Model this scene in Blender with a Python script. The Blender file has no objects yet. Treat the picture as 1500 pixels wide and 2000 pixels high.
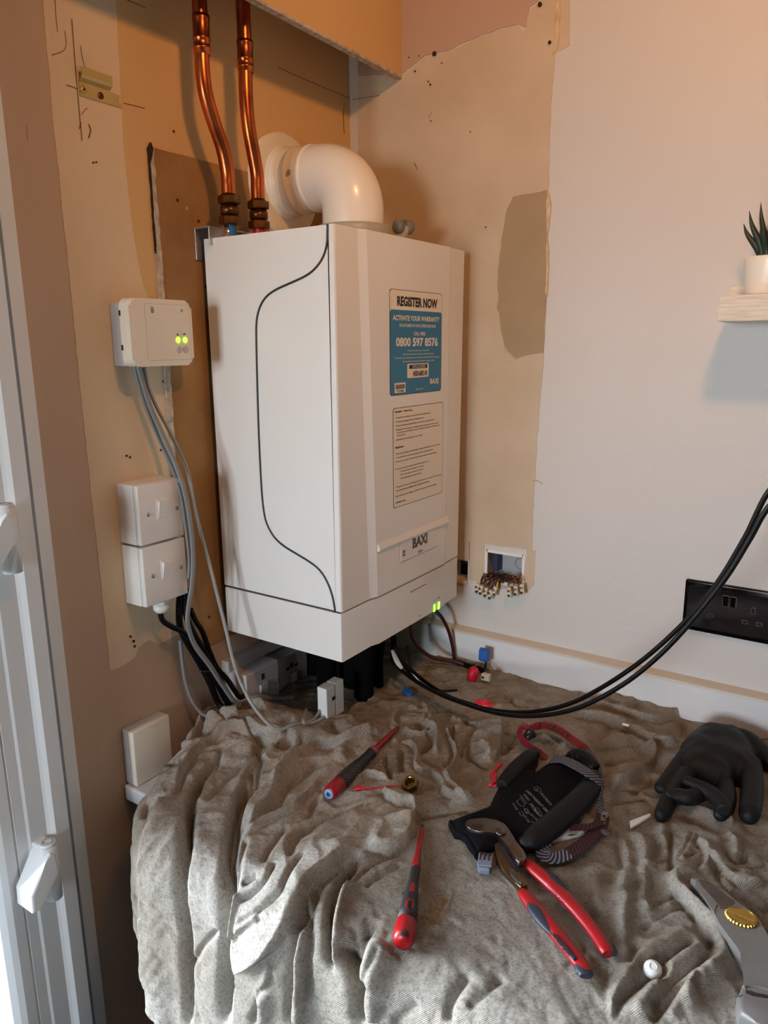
SKY, E1, E2, E3, EXPO = 56, 37, 1.2, 1.0, -0.16
import bpy, bmesh, math, random
import numpy as np
from mathutils import Vector, Matrix
random.seed(7)
C = bpy.context.scene.collection
# ---------------------------------------------------------------- camera model (solved from the photo)
FPX = 1451.8
CAM = np.array([1.00355, -1.37930, 1.55793])
YAW, PITCH, ROLL = -0.58994, -0.22148, -0.00696
def _rot(yaw, pitch, roll):
    f = np.array([math.sin(yaw)*math.cos(pitch), math.cos(yaw)*math.cos(pitch), math.sin(pitch)])
    r = np.array([math.cos(yaw), -math.sin(yaw), 0.]); u = np.cross(r, f)
    c, s = math.cos(roll), math.sin(roll)
    return c*r+s*u, -s*r+c*u, f
CR, CU, CF = _rot(YAW, PITCH, ROLL)
def ray(px, py):
    return CF*FPX + CR*(px-750) - CU*(py-1000)
def on(ax, v, px, py):
    d = ray(px, py); t = (v-CAM[ax])/d[ax]
    return Vector(CAM+t*d)
def onA(px, py, x=0.0): return on(0, x, px, py)      # wall_left plane x = const
def onB(px, py, y=0.0): return on(1, y, px, py)      # wall_right plane y = const
def onZ(px, py, z): return on(2, z, px, py)

def lin(c):
    c = c/255.0
    return c/12.92 if c <= 0.04045 else ((c+0.055)/1.055)**2.4
def rgb(r, g, b): return (lin(r), lin(g), lin(b), 1.0)

# ---------------------------------------------------------------- materials
MATS = {}
def mat(name, col, rough=0.5, metal=0.0, spec=0.5, var=0.0, vscale=12.0, bump=0.0, bscale=150.0, col2=None,
        coat=0.0, emit=None, estr=0.0, trans=0.0, alpha=1.0, sheen=0.0, detail=4.0, thresh=None, sss=0.0):
    m = bpy.data.materials.new(name); m.use_nodes = True
    nt = m.node_tree; b = nt.nodes['Principled BSDF']
    b.inputs['Base Color'].default_value = col
    b.inputs['Roughness'].default_value = rough
    b.inputs['Metallic'].default_value = metal
    b.inputs['Specular IOR Level'].default_value = spec
    b.inputs['Coat Weight'].default_value = coat
    b.inputs['Transmission Weight'].default_value = trans
    b.inputs['Sheen Weight'].default_value = sheen
    b.inputs['Alpha'].default_value = alpha
    if sss: b.inputs['Subsurface Weight'].default_value = sss; b.inputs['Subsurface Scale'].default_value = 0.004
    if emit: b.inputs['Emission Color'].default_value = emit; b.inputs['Emission Strength'].default_value = estr
    tc = nt.nodes.new('ShaderNodeTexCoord')
    if var or col2:
        n = nt.nodes.new('ShaderNodeTexNoise'); n.inputs['Scale'].default_value = vscale; n.inputs['Detail'].default_value = detail
        nt.links.new(tc.outputs['Object'], n.inputs['Vector'])
        mx = nt.nodes.new('ShaderNodeMix'); mx.data_type = 'RGBA'
        rp = nt.nodes.new('ShaderNodeMapRange')
        lo, hi = thresh if thresh else (0.3, 0.7)
        rp.inputs['From Min'].default_value = lo; rp.inputs['From Max'].default_value = hi
        nt.links.new(n.outputs['Fac'], rp.inputs['Value']); nt.links.new(rp.outputs['Result'], mx.inputs['Factor'])
        c2 = col2 if col2 else tuple(list(x*(1-var) for x in col[:3])+[1])
        mx.inputs['A'].default_value = col; mx.inputs['B'].default_value = c2
        nt.links.new(mx.outputs['Result'], b.inputs['Base Color'])
    if bump:
        n2 = nt.nodes.new('ShaderNodeTexNoise'); n2.inputs['Scale'].default_value = bscale; n2.inputs['Detail'].default_value = 5
        bp = nt.nodes.new('ShaderNodeBump'); bp.inputs['Strength'].default_value = 1.0; bp.inputs['Distance'].default_value = bump
        nt.links.new(tc.outputs['Object'], n2.inputs['Vector']); nt.links.new(n2.outputs['Fac'], bp.inputs['Height'])
        nt.links.new(bp.outputs['Normal'], b.inputs['Normal'])
    MATS[name] = m
    return m

# ---------------------------------------------------------------- object helpers
def setp(o, label=None, cat=None, group=None, kind=None):
    if label: o['label'] = label
    if cat: o['category'] = cat
    if group: o['group'] = group
    if kind: o['kind'] = kind
    return o
def thing(name, loc, label, cat, group=None):
    o = bpy.data.objects.new(name, None); C.objects.link(o); o.location = Vector(loc); o.empty_display_size = 0.02
    o['wl'] = tuple(loc)
    return setp(o, label, cat, group)
def wl(o): return Vector(o['wl']) if o is not None and 'wl' in o else Vector((0, 0, 0))
class MB:
    """collects shapes in world space and links them as ONE mesh object"""
    def __init__(s): s.bm = bmesh.new()
    def add(s, verts, faces, smooth=False):
        vs = [s.bm.verts.new(Vector(v)) for v in verts]
        for f in faces:
            try:
                fc = s.bm.faces.new([vs[i] for i in f]); fc.smooth = smooth
            except ValueError: pass
        return vs
    def merge(s, b2, smooth=None):
        me = bpy.data.meshes.new('tmp'); b2.to_mesh(me); b2.free()
        s.bm.from_mesh(me); bpy.data.meshes.remove(me); return s
    def box(s, lo, hi, bev=0.0, seg=2, M=None, smooth=False):
        lo, hi = Vector(lo), Vector(hi)
        b = bmesh.new(); bmesh.ops.create_cube(b, size=1.0)
        for v in b.verts:
            v.co = Vector([lo[i]+(v.co[i]+0.5)*(hi[i]-lo[i]) for i in range(3)])
        if bev > 0:
            bmesh.ops.bevel(b, geom=list(b.edges), offset=bev, segments=seg, profile=0.5, affect='EDGES')
            for f in b.faces: f.smooth = True if smooth else False
        if M is not None: bmesh.ops.transform(b, matrix=M, verts=b.verts)
        return s.merge(b)
    def prism(s, poly, M, t0, t1, bev=0.0, seg=2, smooth=False):
        """2D polygon (a,b) in frame M (cols: a-axis, b-axis, normal), extruded t0..t1 along the normal"""
        b = bmesh.new()
        ar = sum(poly[i][0]*poly[(i+1) % len(poly)][1]-poly[(i+1) % len(poly)][0]*poly[i][1] for i in range(len(poly)))
        if ar < 0: poly = poly[::-1]
        v0 = [b.verts.new((p[0], p[1], t0)) for p in poly]; v1 = [b.verts.new((p[0], p[1], t1)) for p in poly]
        n = len(poly)
        b.faces.new(v0[::-1]); top = b.faces.new(v1)
        for i in range(n): b.faces.new((v0[i], v0[(i+1) % n], v1[(i+1) % n], v1[i]))
        if bev > 0:
            bmesh.ops.bevel(b, geom=list(top.edges), offset=bev, segments=seg, profile=0.5, affect='EDGES', clamp_overlap=True)
        if smooth:
            for f in b.faces: f.smooth = True
        bmesh.ops.transform(b, matrix=M, verts=b.verts)
        return s.merge(b)
    def cyl(s, p0, p1, r0, r1=None, n=24, caps=True, smooth=True):
        r1 = r0 if r1 is None else r1
        return s.lathe(p0, Vector(p1)-Vector(p0), [(0, r0), ((Vector(p1)-Vector(p0)).length, r1)], n, caps, smooth)
    def lathe(s, o, ax, prof, n=32, caps=True, smooth=True, sq=None):
        o = Vector(o); ax = Vector(ax).normalized()
        a = ax.orthogonal().normalized(); bb = ax.cross(a)
        if sq is not None:
            bb = Vector(sq[0]); bb = (bb-ax*bb.dot(ax)).normalized(); a = bb.cross(ax)
        k = 1.0 if sq is None else sq[1]
        rings = []
        for t, r in prof:
            rings.append([s.bm.verts.new(o+ax*t+(a*math.cos(2*math.pi*i/n)+bb*k*math.sin(2*math.pi*i/n))*r) for i in range(n)])
        for q in range(len(rings)-1):
            for i in range(n):
                f = s.bm.faces.new((rings[q][i], rings[q][(i+1) % n], rings[q+1][(i+1) % n], rings[q+1][i])); f.smooth = smooth
        if caps:
            s.bm.faces.new(rings[0][::-1]); s.bm.faces.new(rings[-1])
        return s
    def tube(s, pts, r, n=10, sub=6, caps=True, flat=None, closed=False):
        """smooth tube through pts; r number or list; flat=(up, k) squashes along up"""
        P = catmull([Vector(p) for p in pts], sub) if sub > 1 else [Vector(p) for p in pts]
        if isinstance(r, (list, tuple)):
            R = catmull([Vector((x, 0, 0)) for x in r], sub) if sub > 1 else [Vector((x, 0, 0)) for x in r]
            R = [x[0] for x in R]
        else: R = [r]*len(P)
        rings = []; prev = None
        for i, p in enumerate(P):
            t = (P[min(i+1, len(P)-1)]-P[max(i-1, 0)]).normalized()
            if t.length < 1e-6: t = Vector((0, 0, 1))
            if flat is not None:
                bvec = Vector(flat[0]); bvec = (bvec-t*bvec.dot(t)).normalized(); a = bvec.cross(t); k = flat[1]
            else:
                if prev is None: a = t.orthogonal().normalized()
                else: a = (prev-t*prev.dot(t)).normalized()
                bvec = t.cross(a); k = 1.0
            prev = a
            rings.append([s.bm.verts.new(p+(a*math.cos(2*math.pi*j/n)+bvec*k*math.sin(2*math.pi*j/n))*R[i]) for j in range(n)])
        for q in range(len(rings)-1):
            for j in range(n):
                f = s.bm.faces.new((rings[q][j], rings[q][(j+1) % n], rings[q+1][(j+1) % n], rings[q+1][j])); f.smooth = True
        if caps:
            for rg, p, sg in ((rings[0], P[0], -1), (rings[-1], P[-1], 1)):
                try: s.bm.faces.new(rg[::-1] if sg < 0 else rg)
                except ValueError: pass
        return s
    def ball(s, c, r, M=None, seg=20):
        b = bmesh.new(); bmesh.ops.create_uvsphere(b, u_segments=seg, v_segments=seg//2+2, radius=1.0)
        r = r if isinstance(r, (list, tuple)) else (r, r, r)
        T = Matrix.Translation(Vector(c)) @ (M if M is not None else Matrix.Identity(4)) @ Matrix.Diagonal((r[0], r[1], r[2], 1))
        bmesh.ops.transform(b, matrix=T, verts=b.verts)
        for f in b.faces: f.smooth = True
        return s.merge(b)
    def build(s, name, m, parent=None, label=None, kind=None, recalc=True, auto=False):
        if recalc: bmesh.ops.recalc_face_normals(s.bm, faces=s.bm.faces)
        L = wl(parent)
        me = bpy.data.meshes.new(name)
        bmesh.ops.translate(s.bm, verts=s.bm.verts, vec=-L)
        s.bm.to_mesh(me); s.bm.free()
        o = bpy.data.objects.new(name, me); C.objects.link(o)
        if isinstance(m, (list, tuple)):
            for x in m: me.materials.append(x)
        elif m: me.materials.append(m)
        if parent is not None: o.parent = parent; o['wl'] = tuple(L)
        if parent is not None and parent.type == 'MESH': pass
        if label: o['label'] = label
        if kind: o['kind'] = kind
        if auto: shade_auto(me)
        return o
def shade_auto(me, ang=0.6):
    for p in me.polygons: p.use_smooth = True
    me.set_sharp_from_angle(angle=ang)
def catmull(P, sub):
    if len(P) < 3: 
        return [P[0].lerp(P[-1], i/sub) for i in range(sub+1)]
    out = []
    Q = [P[0]*2-P[1]]+list(P)+[P[-1]*2-P[-2]]
    for i in range(1, len(Q)-2):
        p0, p1, p2, p3 = Q[i-1], Q[i], Q[i+1], Q[i+2]
        for k in range(sub):
            t = k/sub
            out.append(0.5*((2*p1)+(-p0+p2)*t+(2*p0-5*p1+4*p2-p3)*t*t+(-p0+3*p1-3*p2+p3)*t*t*t))
    out.append(P[-1])
    return out
def frame(o, a, b, n=None):
    a = Vector(a).normalized(); b = Vector(b); b = (b-a*b.dot(a)).normalized()
    n = a.cross(b) if n is None else Vector(n)
    M = Matrix.Identity(4)
    for i in range(3): M[i][0] = a[i]; M[i][1] = b[i]; M[i][2] = n[i]; M[i][3] = o[i]
    return M
def FA(x=0.0): return frame((x, 0, 0), (0, 1, 0), (0, 0, 1))      # coords (y, z), normal +x
def FB(y=0.0):                                                     # coords (x, z), normal -y
    return frame((0, y, 0), (1, 0, 0), (0, 0, 1), (0, -1, 0))
def FZ(z=0.0): return frame((0, 0, z), (1, 0, 0), (0, 1, 0))
def rrect(x0, y0, x1, y1, r, n=5):
    out = []
    for cx, cy, a0 in ((x1-r, y1-r, 0), (x0+r, y1-r, 90), (x0+r, y0+r, 180), (x1-r, y0+r, 270)):
        for i in range(n+1):
            a = math.radians(a0+90*i/n); out.append((cx+r*math.cos(a), cy+r*math.sin(a)))
    return out
_dg = None
def text_bm(s, size=1.0, bold=0.0, extrude=0.0, align='LEFT'):
    cu = bpy.data.curves.new('t', 'FONT'); cu.body = s; cu.size = size; cu.offset = bold; cu.extrude = extrude
    cu.align_x = align; cu.resolution_u = 3
    o = bpy.data.objects.new('t', cu); C.objects.link(o)
    dg = bpy.context.evaluated_depsgraph_get()
    me = bpy.data.meshes.new_from_object(o.evaluated_get(dg))
    b = bmesh.new(); b.from_mesh(me)
    bpy.data.meshes.remove(me); bpy.data.objects.remove(o); bpy.data.curves.remove(cu)
    return b
def text_fit(mb, s, M, x0, y0, x1, y1, bold=0.0, rot=None, off=0.0):
    """fit string s to the box x0..x1, y0..y1 of frame M"""
    b = text_bm(s, 1.0, bold)
    if not b.verts: b.free(); return
    xs = [v.co.x for v in b.verts]; ys = [v.co.y for v in b.verts]
    ax, bx, ay, by = min(xs), max(xs), min(ys), max(ys)
    for v in b.verts:
        v.co = Vector((x0+(v.co.x-ax)/(bx-ax)*(x1-x0), y0+(v.co.y-ay)/(by-ay)*(y1-y0), off))
    bmesh.ops.transform(b, matrix=M, verts=b.verts)
    mb.merge(b)
def copy_tree(o, parent=None, off=Vector((0, 0, 0))):
    c = o.copy(); C.objects.link(c)
    if parent is not None: c.parent = parent
    else: c.location = o.location+off
    for ch in list(o.children): copy_tree(ch, c)
    return c
# ---------------------------------------------------------------- dust sheet surface (built first: things lie on it)
Z0, YE, RR = 0.868, -0.750, 0.055      # top height, where the fall begins, edge radius
def base_pt(v):
    """profile of the sheet: v = distance from the back wall along the cloth -> y, z, ny, nz"""
    v = np.asarray(v, float)
    L1 = -YE; L2 = L1+RR*math.pi/2
    a = np.clip((v-L1)/RR, 0, math.pi/2)
    y = np.where(v < L1, -v, YE-RR*np.sin(a)); z = np.where(v < L1, Z0, Z0-RR*(1-np.cos(a)))
    d = np.clip(v-L2, 0, None)
    y = y-0.10*d; z = z-d*0.995
    return y, z, -np.sin(a), np.cos(a)
def px2uv(px, py):
    d = ray(px, py); t = (Z0-CAM[2])/d[2]; p = CAM+t*d
    if d[2] < 0 and p[1] > YE: return p[0], -p[1]
    vs = np.linspace(-YE, -YE+1.0, 700); y, z, _, _ = base_pt(vs)
    # where the ray meets the profile in the y,z plane
    tt = (y-CAM[1])/d[1]; zz = CAM[2]+tt*d[2]; s = z-zz
    k = int(np.argmin(np.abs(s)))
    return CAM[0]+tt[k]*d[0], vs[k]
DU = 0.00145
XS = np.arange(-0.01, 1.42, DU); VS = np.arange(0.012, 1.25, DU)
GX, GV = np.meshgrid(XS, VS)            # rows: v
H = np.zeros_like(GX)
rng = np.random.RandomState(3)
def gnoise(x, y, seed=0):
    r = np.random.RandomState(seed); perm = r.permutation(256); ang = r.rand(256)*2*np.pi
    xi = np.floor(x).astype(int); yi = np.floor(y).astype(int); xf = x-xi; yf = y-yi
    def g(ix, iy, dx, dy):
        a = ang[perm[(perm[ix & 255]+iy) & 255]]
        return np.cos(a)*dx+np.sin(a)*dy
    u = xf*xf*xf*(xf*(xf*6-15)+10); v = yf*yf*yf*(yf*(yf*6-15)+10)
    n00 = g(xi, yi, xf, yf); n10 = g(xi+1, yi, xf-1, yf); n01 = g(xi, yi+1, xf, yf-1); n11 = g(xi+1, yi+1, xf-1, yf-1)
    return (n00*(1-u)+n10*u)*(1-v)+(n01*(1-u)+n11*u)*v
def polyd(P, margin):
    """signed distance and running fraction on the sub-grid near the polyline P (list of (x, v)); + = left as seen"""
    P = np.array(P)
    x0, x1 = P[:, 0].min()-margin, P[:, 0].max()+margin; v0, v1 = P[:, 1].min()-margin, P[:, 1].max()+margin
    i0, i1 = np.searchsorted(XS, [x0, x1]); j0, j1 = np.searchsorted(VS, [v0, v1])
    if i1-i0 < 2 or j1-j0 < 2: return None
    sl = (slice(j0, j1), slice(i0, i1)); X = GX[sl]; Y = -GV[sl]
    best = np.full(X.shape, 1e9); sg = np.ones(X.shape); fr = np.zeros(X.shape)
    seg = np.hypot(*np.diff(P, axis=0).T); tot = seg.sum()+1e-9; acc = 0
    for k in range(len(P)-1):
        a = np.array([P[k][0], -P[k][1]]); b = np.array([P[k+1][0], -P[k+1][1]]); d = b-a; L = d@d+1e-12
        t = np.clip(((X-a[0])*d[0]+(Y-a[1])*d[1])/L, 0, 1)
        dx = X-(a[0]+t*d[0]); dy = Y-(a[1]+t*d[1]); dd = dx*dx+dy*dy
        m = dd < best
        best = np.where(m, dd, best)
        sg = np.where(m, np.sign(d[0]*dy-d[1]*dx+1e-12), sg); fr = np.where(m, (acc+t*seg[k])/tot, fr); acc += seg[k]
    return sl, np.sqrt(best), sg, fr
REG = {'0': (0, 0, 1), 'a': (230, 1380, 3.75), 'b': (230, 1680, 3.75), 'c': (600, 1300, 3.75), 'd': (950, 1280, 2.727),
       'e': (600, 1600, 3.75), 'f': (1100, 1550, 3.75)}
def upts(reg, s):
    ox, oy, k = REG[reg]; P = []
    for q in s.split():
        x, y = q.split(','); P.append(px2uv(ox+float(x)/k, oy+float(y)/k))
    P = [Vector((p[0], p[1], 0)) for p in P]
    return [(p.x, p.y) for p in catmull(P, 4)]
def fold(reg, kind, a, w, s, ends=0.12):
    """C crease, R ridge, l/r layer edge raised on the left/right of travel; a, w in mm"""
    a *= 0.001; w *= 0.001; P = upts(reg, s)
    q = polyd(P, w*3.5+0.004)
    if q is None: return
    sl, d, sg, fr = q
    tap = np.clip(np.minimum(fr, 1-fr)/ends, 0, 1) if ends > 0 else 1.0
    tap = tap*tap*(3-2*tap) if ends > 0 else 1.0
    if kind == 'C': H[sl] -= a*np.exp(-(d/w)**1.5)*tap
    elif kind == 'R': H[sl] += a*np.exp(-(d/w)**2)*tap
    else:
        s_ = d*sg*(1 if kind == 'l' else -1)
        e = 0.0028
        up = np.clip(s_/e*0.5+0.5, 0, 1); up = up*up*(3-2*up)
        body = np.where(s_ > 0, np.exp(-(s_/w)**1.5), 1.0)*np.where(s_ < 0, np.exp(-(s_/(w*0.5))**2), 1.0)
        H[sl] += tap*(a*up*body-a*0.35*(1-up)*np.exp(-(s_/(w*0.35))**2))
F = '''
0 C 30 6.5 372,2010 371,1900 367,1800 364,1700 370,1640 373,1585 384,1540 412,1498 430,1480
0 C 36 8 436,2010 440,1900 443,1800 446,1730 453,1660 461,1600 480,1530
0 r 16 60 296,2010 296,1900 293,1800 293,1700 299,1620 315,1560
0 l 13 45 455,1902 508,1873 555,1832 582,1782 600,1738 640,1705 680,1675 712,1662
0 l 12 30 712,1662 760,1666 792,1650 810,1626 806,1592
0 C 26 7 566,2010 567,1950 575,1850 585,1790 607,1745
0 C 24 9 696,2010 700,1950 690,1890 668,1835
0 C 14 6 602,1970 604,1850 607,1770 628,1728
0 C 12 6 648,1900 644,1800 656,1740 695,1690
0 C 9 7 700,1890 720,1820 738,1798
0 R 8 12 520,2000 520,1930 535,1880
0 R 9 10 585,2000 588,1900 595,1800
0 R 10 16 740,2000 735,1920 750,1850
0 R 16 60 400,1445 460,1420 540,1425 600,1440
0 R 9 35 1180,1385 1260,1382 1350,1395 1440,1430
0 R 10 40 700,1420 640,1440 560,1450
a l 9 25 440,680 435,620 480,500 560,390 680,300 860,245 1000,290
a C 9 5 540,760 600,600 680,480 745,400 760,330
a r 6 16 720,420 850,350 1020,310
a C 6 5 640,770 750,620 880,500 1000,385 1040,330
a l 8 16 870,800 890,650 930,560 1010,440 1040,380
a C 8 4 1020,620 1030,520 1045,420
a C 7 4 960,700 985,620 975,520
a r 9 18 870,890 960,800 1080,640 1180,540 1290,370
a l 9 14 950,950 1040,830 1130,720 1200,560 1380,340
a C 9 7 1030,860 1150,760 1250,600 1380,500 1490,400
a l 8 14 940,980 1100,870 1300,760 1500,580
a C 8 5 1250,1150 1300,1000 1400,900 1500,830
a l 10 30 480,300 560,250 600,190 640,140 700,100 840,70 1000,100 1100,160
a C 12 6 600,210 620,255 760,210 880,200
a R 8 10 640,170 760,170 900,150
a C 9 5 880,200 960,250 1040,290 1180,330 1290,280
a C 8 5 700,120 760,180 900,190 1010,170
a R 7 8 900,230 1050,250 1240,290
a C 12 6 1000,380 1050,300 1200,330 1320,310 1390,250
a l 9 12 350,400 380,330 460,300 490,330
a C 10 5 370,390 400,430 450,440 490,400
a C 7 4 1040,420 1030,350 1060,300
a R 7 8 1060,430 1130,360 1160,350
a C 7 6 180,800 215,700 240,680
a C 5 5 420,760 425,640 440,600
a R 5 14 300,700 290,620 340,540
a C 7 4 880,1200 920,1050 940,980
a C 7 4 1060,1180 1110,1060 1240,880
a C 5 4 1240,1100 1260,1000 1330,930 1400,880
b C 8 4 915,0 880,150 850,300 830,480 820,650 830,900 870,1050
b l 7 12 870,560 870,380 890,290 910,240
b C 6 4 920,190 1030,140
b C 8 4 890,300 1000,250 1100,170 1150,40
b C 8 4 880,460 1050,380 1200,290 1240,200 1330,30 1400,0
b C 5 4 880,560 960,490 1100,430
b R 4 6 900,530 960,440 1060,400
b C 5 5 1040,960 1140,880 1130,740
b C 6 5 990,1200 1050,980
b R 4 5 1370,1200 1380,900 1400,600 1420,300
b C 5 4 520,780 580,720 620,640 740,500
b C 4 5 60,420 120,500 240,640
b C 5 4 60,540 140,640 200,840 210,950
b C 4 4 110,600 170,700 230,860
b C 5 5 80,280 160,360 240,430
b C 4 4 70,200 140,300 240,400
c l 9 45 0,608 150,625 280,620 400,580 540,540 640,480
c R 8 12 225,740 270,650 360,600 500,555
c C 6 6 170,480 200,560 280,610
c C 6 8 380,380 480,370 640,330 760,300
c C 6 6 240,400 320,300 460,280
c R 6 8 420,160 560,140 640,150
c l 8 14 870,455 830,520 700,470 640,420 720,350 840,325
c C 9 4 890,380 850,440 810,440 820,480 870,500 900,480
c R 7 5 840,330 880,370 860,440 940,500 950,560 940,650 960,690
c C 7 4 880,510 895,560 890,640
c l 8 10 650,560 760,600 790,680 780,760 820,790 900,820 980,900 1000,960 1200,1060
c C 6 3 820,705 900,730 1010,800
c C 7 4 820,700 860,640 905,565
c R 8 6 1035,470 1030,540 1080,620 1090,680 1040,780 1020,850 1080,930 1250,1050
c C 9 4 1060,470 1060,560 1115,640 1120,690
c C 8 4 1000,520 1050,610 1060,690 1010,780
c C 8 5 1080,680 1160,580 1230,480 1320,440
c C 9 4 1180,580 1190,680 1300,780 1340,790
c R 6 5 1255,590 1320,650 1330,750
c r 7 30 1432,420 1430,600 1400,690 1350,750
c C 7 5 1430,680 1470,600 1500,560
c C 8 4 565,650 575,760 620,880
c C 9 5 690,620 685,760 695,820
c C 7 4 430,790 500,700 565,670
c C 5 4 480,830 520,760 560,740
c R 6 6 600,560 640,530 640,600
c l 8 12 110,1000 200,930 330,900 430,830 500,850 600,880
c C 7 4 60,1160 250,1070 440,1050
c l 9 20 540,930 580,1000 650,1040 750,1050 790,1160
c C 8 5 750,1010 850,920 940,910
c C 10 4 800,1140 1000,1105 1240,1090
c R 7 10 1060,1000 1180,1040 1300,1040
c C 6 5 0,1150 60,1000 130,900
c C 9 4 900,380 980,340 1080,340
c R 6 7 1050,440 1090,420 1120,470 1060,500
c C 6 5 1090,420 1180,450 1260,440
c C 6 6 880,340 800,310 700,330
c C 6 6 640,480 560,520 500,530
d l 9 30 330,310 560,300 700,340 880,370 1080,330 1200,360 1340,420
d l 12 24 440,345 600,375 700,395 850,470 960,492 1040,470
d C 15 10 720,410 790,440 890,480
d r 9 30 575,500 640,475 720,462 860,470 910,530 880,610 790,680 700,730 640,790
d C 6 5 120,200 150,270 300,280
d C 6 5 100,210 120,250 60,270
d C 8 6 270,430 350,450 400,500
d R 8 8 280,430 340,480 440,500
d C 9 6 330,400 420,440 460,500
d C 6 7 560,300 640,290 720,310
d C 6 6 780,330 820,290
d C 5 6 1050,360 1060,440
d C 8 5 80,540 150,460 180,400
d C 6 5 120,520 170,440
d C 5 10 600,600 720,620 860,540
d C 7 5 900,640 860,700 760,760
d R 5 20 740,520 740,640 760,740
d C 5 8 640,470 660,400 700,390
d C 7 6 650,800 740,790 860,780
f R 8 9 425,330 470,480 455,650 450,850 430,1100 400,1300
f C 7 7 390,250 400,380 440,560 440,600
f R 9 9 430,310 520,330 590,400 610,600 605,850 580,950
f C 8 7 640,560 640,700 625,860
f C 9 5 700,340 690,420 640,500 720,500 780,460
f R 8 7 735,260 715,330 765,390 775,460
f C 14 4 790,260 785,400 790,560 785,620
f R 15 10 1000,560 900,590 820,630 850,720 950,850 1080,980 1150,1100 1160,1250 1080,1350 960,1450 900,1580 860,1700
f C 13 5 800,720 850,810 940,930 975,1000
f C 8 5 870,660 950,760 1020,860 1120,980
f C 7 4 900,650 960,700 1030,800
f R 11 10 970,1020 880,1070 740,1140 620,1200 500,1320 400,1480 340,1700
f R 12 10 1020,1060 1000,1160 900,1240 760,1330 680,1450 560,1600 520,1700
f C 14 6 965,1110 880,1170 740,1240 600,1370 450,1500 400,1600 370,1700
f C 14 6 1080,1080 1070,1130 1010,1170
f C 10 5 1060,1190 990,1290 820,1380 740,1480 640,1640
f R 8 7 940,1350 960,1430 840,1560 760,1700
f C 9 5 930,1370 900,1420 760,1560 640,1700
f C 8 5 960,1370 985,1440 960,1530
f C 8 5 560,1020 740,920 880,840
f C 8 5 620,870 740,800 850,770
f C 7 5 560,1130 520,1180 480,1300
f r 12 20 960,580 1030,545 1040,460 980,390 1000,360 1080,365 1180,400
f R 8 7 830,510 900,430 940,330 960,310
f C 10 3 820,505 890,430 930,340 960,305
f C 9 3 870,490 940,460 970,430
f R 10 8 940,150 1060,190 1180,230 1260,260
f C 8 5 930,180 960,230 1080,270 1180,330
f R 9 7 1190,330 1260,400 1270,470 1300,500
f C 9 4 1180,440 1190,500 1250,550 1300,540 1310,480
f l 10 20 1060,470 1150,590 1220,650 1300,700 1400,720 1500,710
f C 6 4 1220,600 1350,640 1430,670 1500,660
f C 6 3 1260,590 1400,580 1500,550
f C 7 5 1300,400 1340,540
f C 10 6 1230,720 1340,820 1500,920
f R 7 12 1260,740 1400,860 1500,900
f C 8 5 1100,560 1160,680 1200,740
f C 8 5 190,740 220,900 190,1000
f R 6 14 300,520 240,700 230,900
f C 5 8 310,1100 330,1250 320,1500 310,1688
f C 6 5 0,1300 140,1200 180,1100
f C 7 6 1150,190 1210,130 1230,0
f C 8 6 730,180 700,240
f C 6 5 640,300 560,340
e C 6 5 280,560 330,480 480,340 720,240
e C 12 5 180,1100 170,850 190,650 260,480 400,260
e C 6 6 330,1130 340,900 360,780
e C 8 6 290,940 400,820 490,760
e R 9 10 220,1100 210,850 240,600 330,450
e R 7 14 420,1200 480,1050 560,900
e C 5 6 380,1300 450,1200 560,980
e C 4 6 660,1030 780,930
e C 7 6 1040,1500 1050,1340 1200,1130
e C 5 6 1170,1380 1330,1260 1430,1150
e C 4 8 640,1500 820,1340
e C 4 7 520,1500 600,1350
e R 3 10 880,760 960,560 1050,540
e C 5 7 860,720 920,590 960,545 1050,550
e C 4 5 420,520 520,440 700,330
e C 3 6 700,560 820,520
e C 3 10 930,900 1100,750
e C 9 5 40,540 130,460 250,350 400,250
'''
def build_height():
    global H
    x, v = GX, GV
    wx = gnoise(x*6, v*6, 1); wv = gnoise(x*6+9, v*6+4, 2)
    drop = np.clip((v-0.74)/0.10, 0, 1)
    sm = np.exp(-((x-.67)/.20)**4)*np.exp(-((v-.72)/.13)**4); rough = 1-.75*sm
    top = 1-drop
    # broad undulation and small crumples
    H += 0.0060*gnoise(x*7+wx, v*7+wv, 3)*(0.4+top)*rough
    def rid(n, p=1.0): return (1-np.abs(n)*2.2)
    m_r = np.clip((x-0.35)/0.3, 0, 1)
    n1 = gnoise((x+0.04*wx)*16+1.2*wv, (v+0.05*wv)*13, 4); H += 0.0065*rough*top*np.clip(rid(n1), -0.3, 1)
    n2 = gnoise((x*0.8+v*0.6)*34+1.5*wx, (v*0.8-x*0.6)*22+wv, 5); H += 0.0032*rough*np.clip(rid(n2), -0.4, 1)*(0.3+0.7*top)
    n3 = gnoise((x*0.7-v*0.7)*70, (v*0.7+x*0.7)*48+2*wx, 6); H += 0.0012*n3+0.0009*np.clip(rid(n3), -0.3, 1)
    # hanging pleats on the front fall
    pl = gnoise((x+0.02*wx)*26, v*3.0, 7); H += drop*0.004*pl
    # fine diagonal wrinkles on the hanging left part
    lf = np.clip((0.36-x)/0.15, 0, 1)*drop
    H += lf*0.0013*gnoise((x*0.9+v*0.5)*95, (v-x*0.4)*20+wx, 8)
    for ln in F.strip().splitlines():
        reg, kind, a, w, rest = ln.split(None, 4)
        fold(reg, kind, float(a)*(1.5 if kind == 'C' else 1.5)*(1.2 if reg in 'ac' else .62 if reg == 'f' else 1.0), float(w)*(.85 if kind == 'C' else 1.0), rest)
    k = np.clip((x-0.0)/0.02, 0, 1)
build_height()
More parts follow.
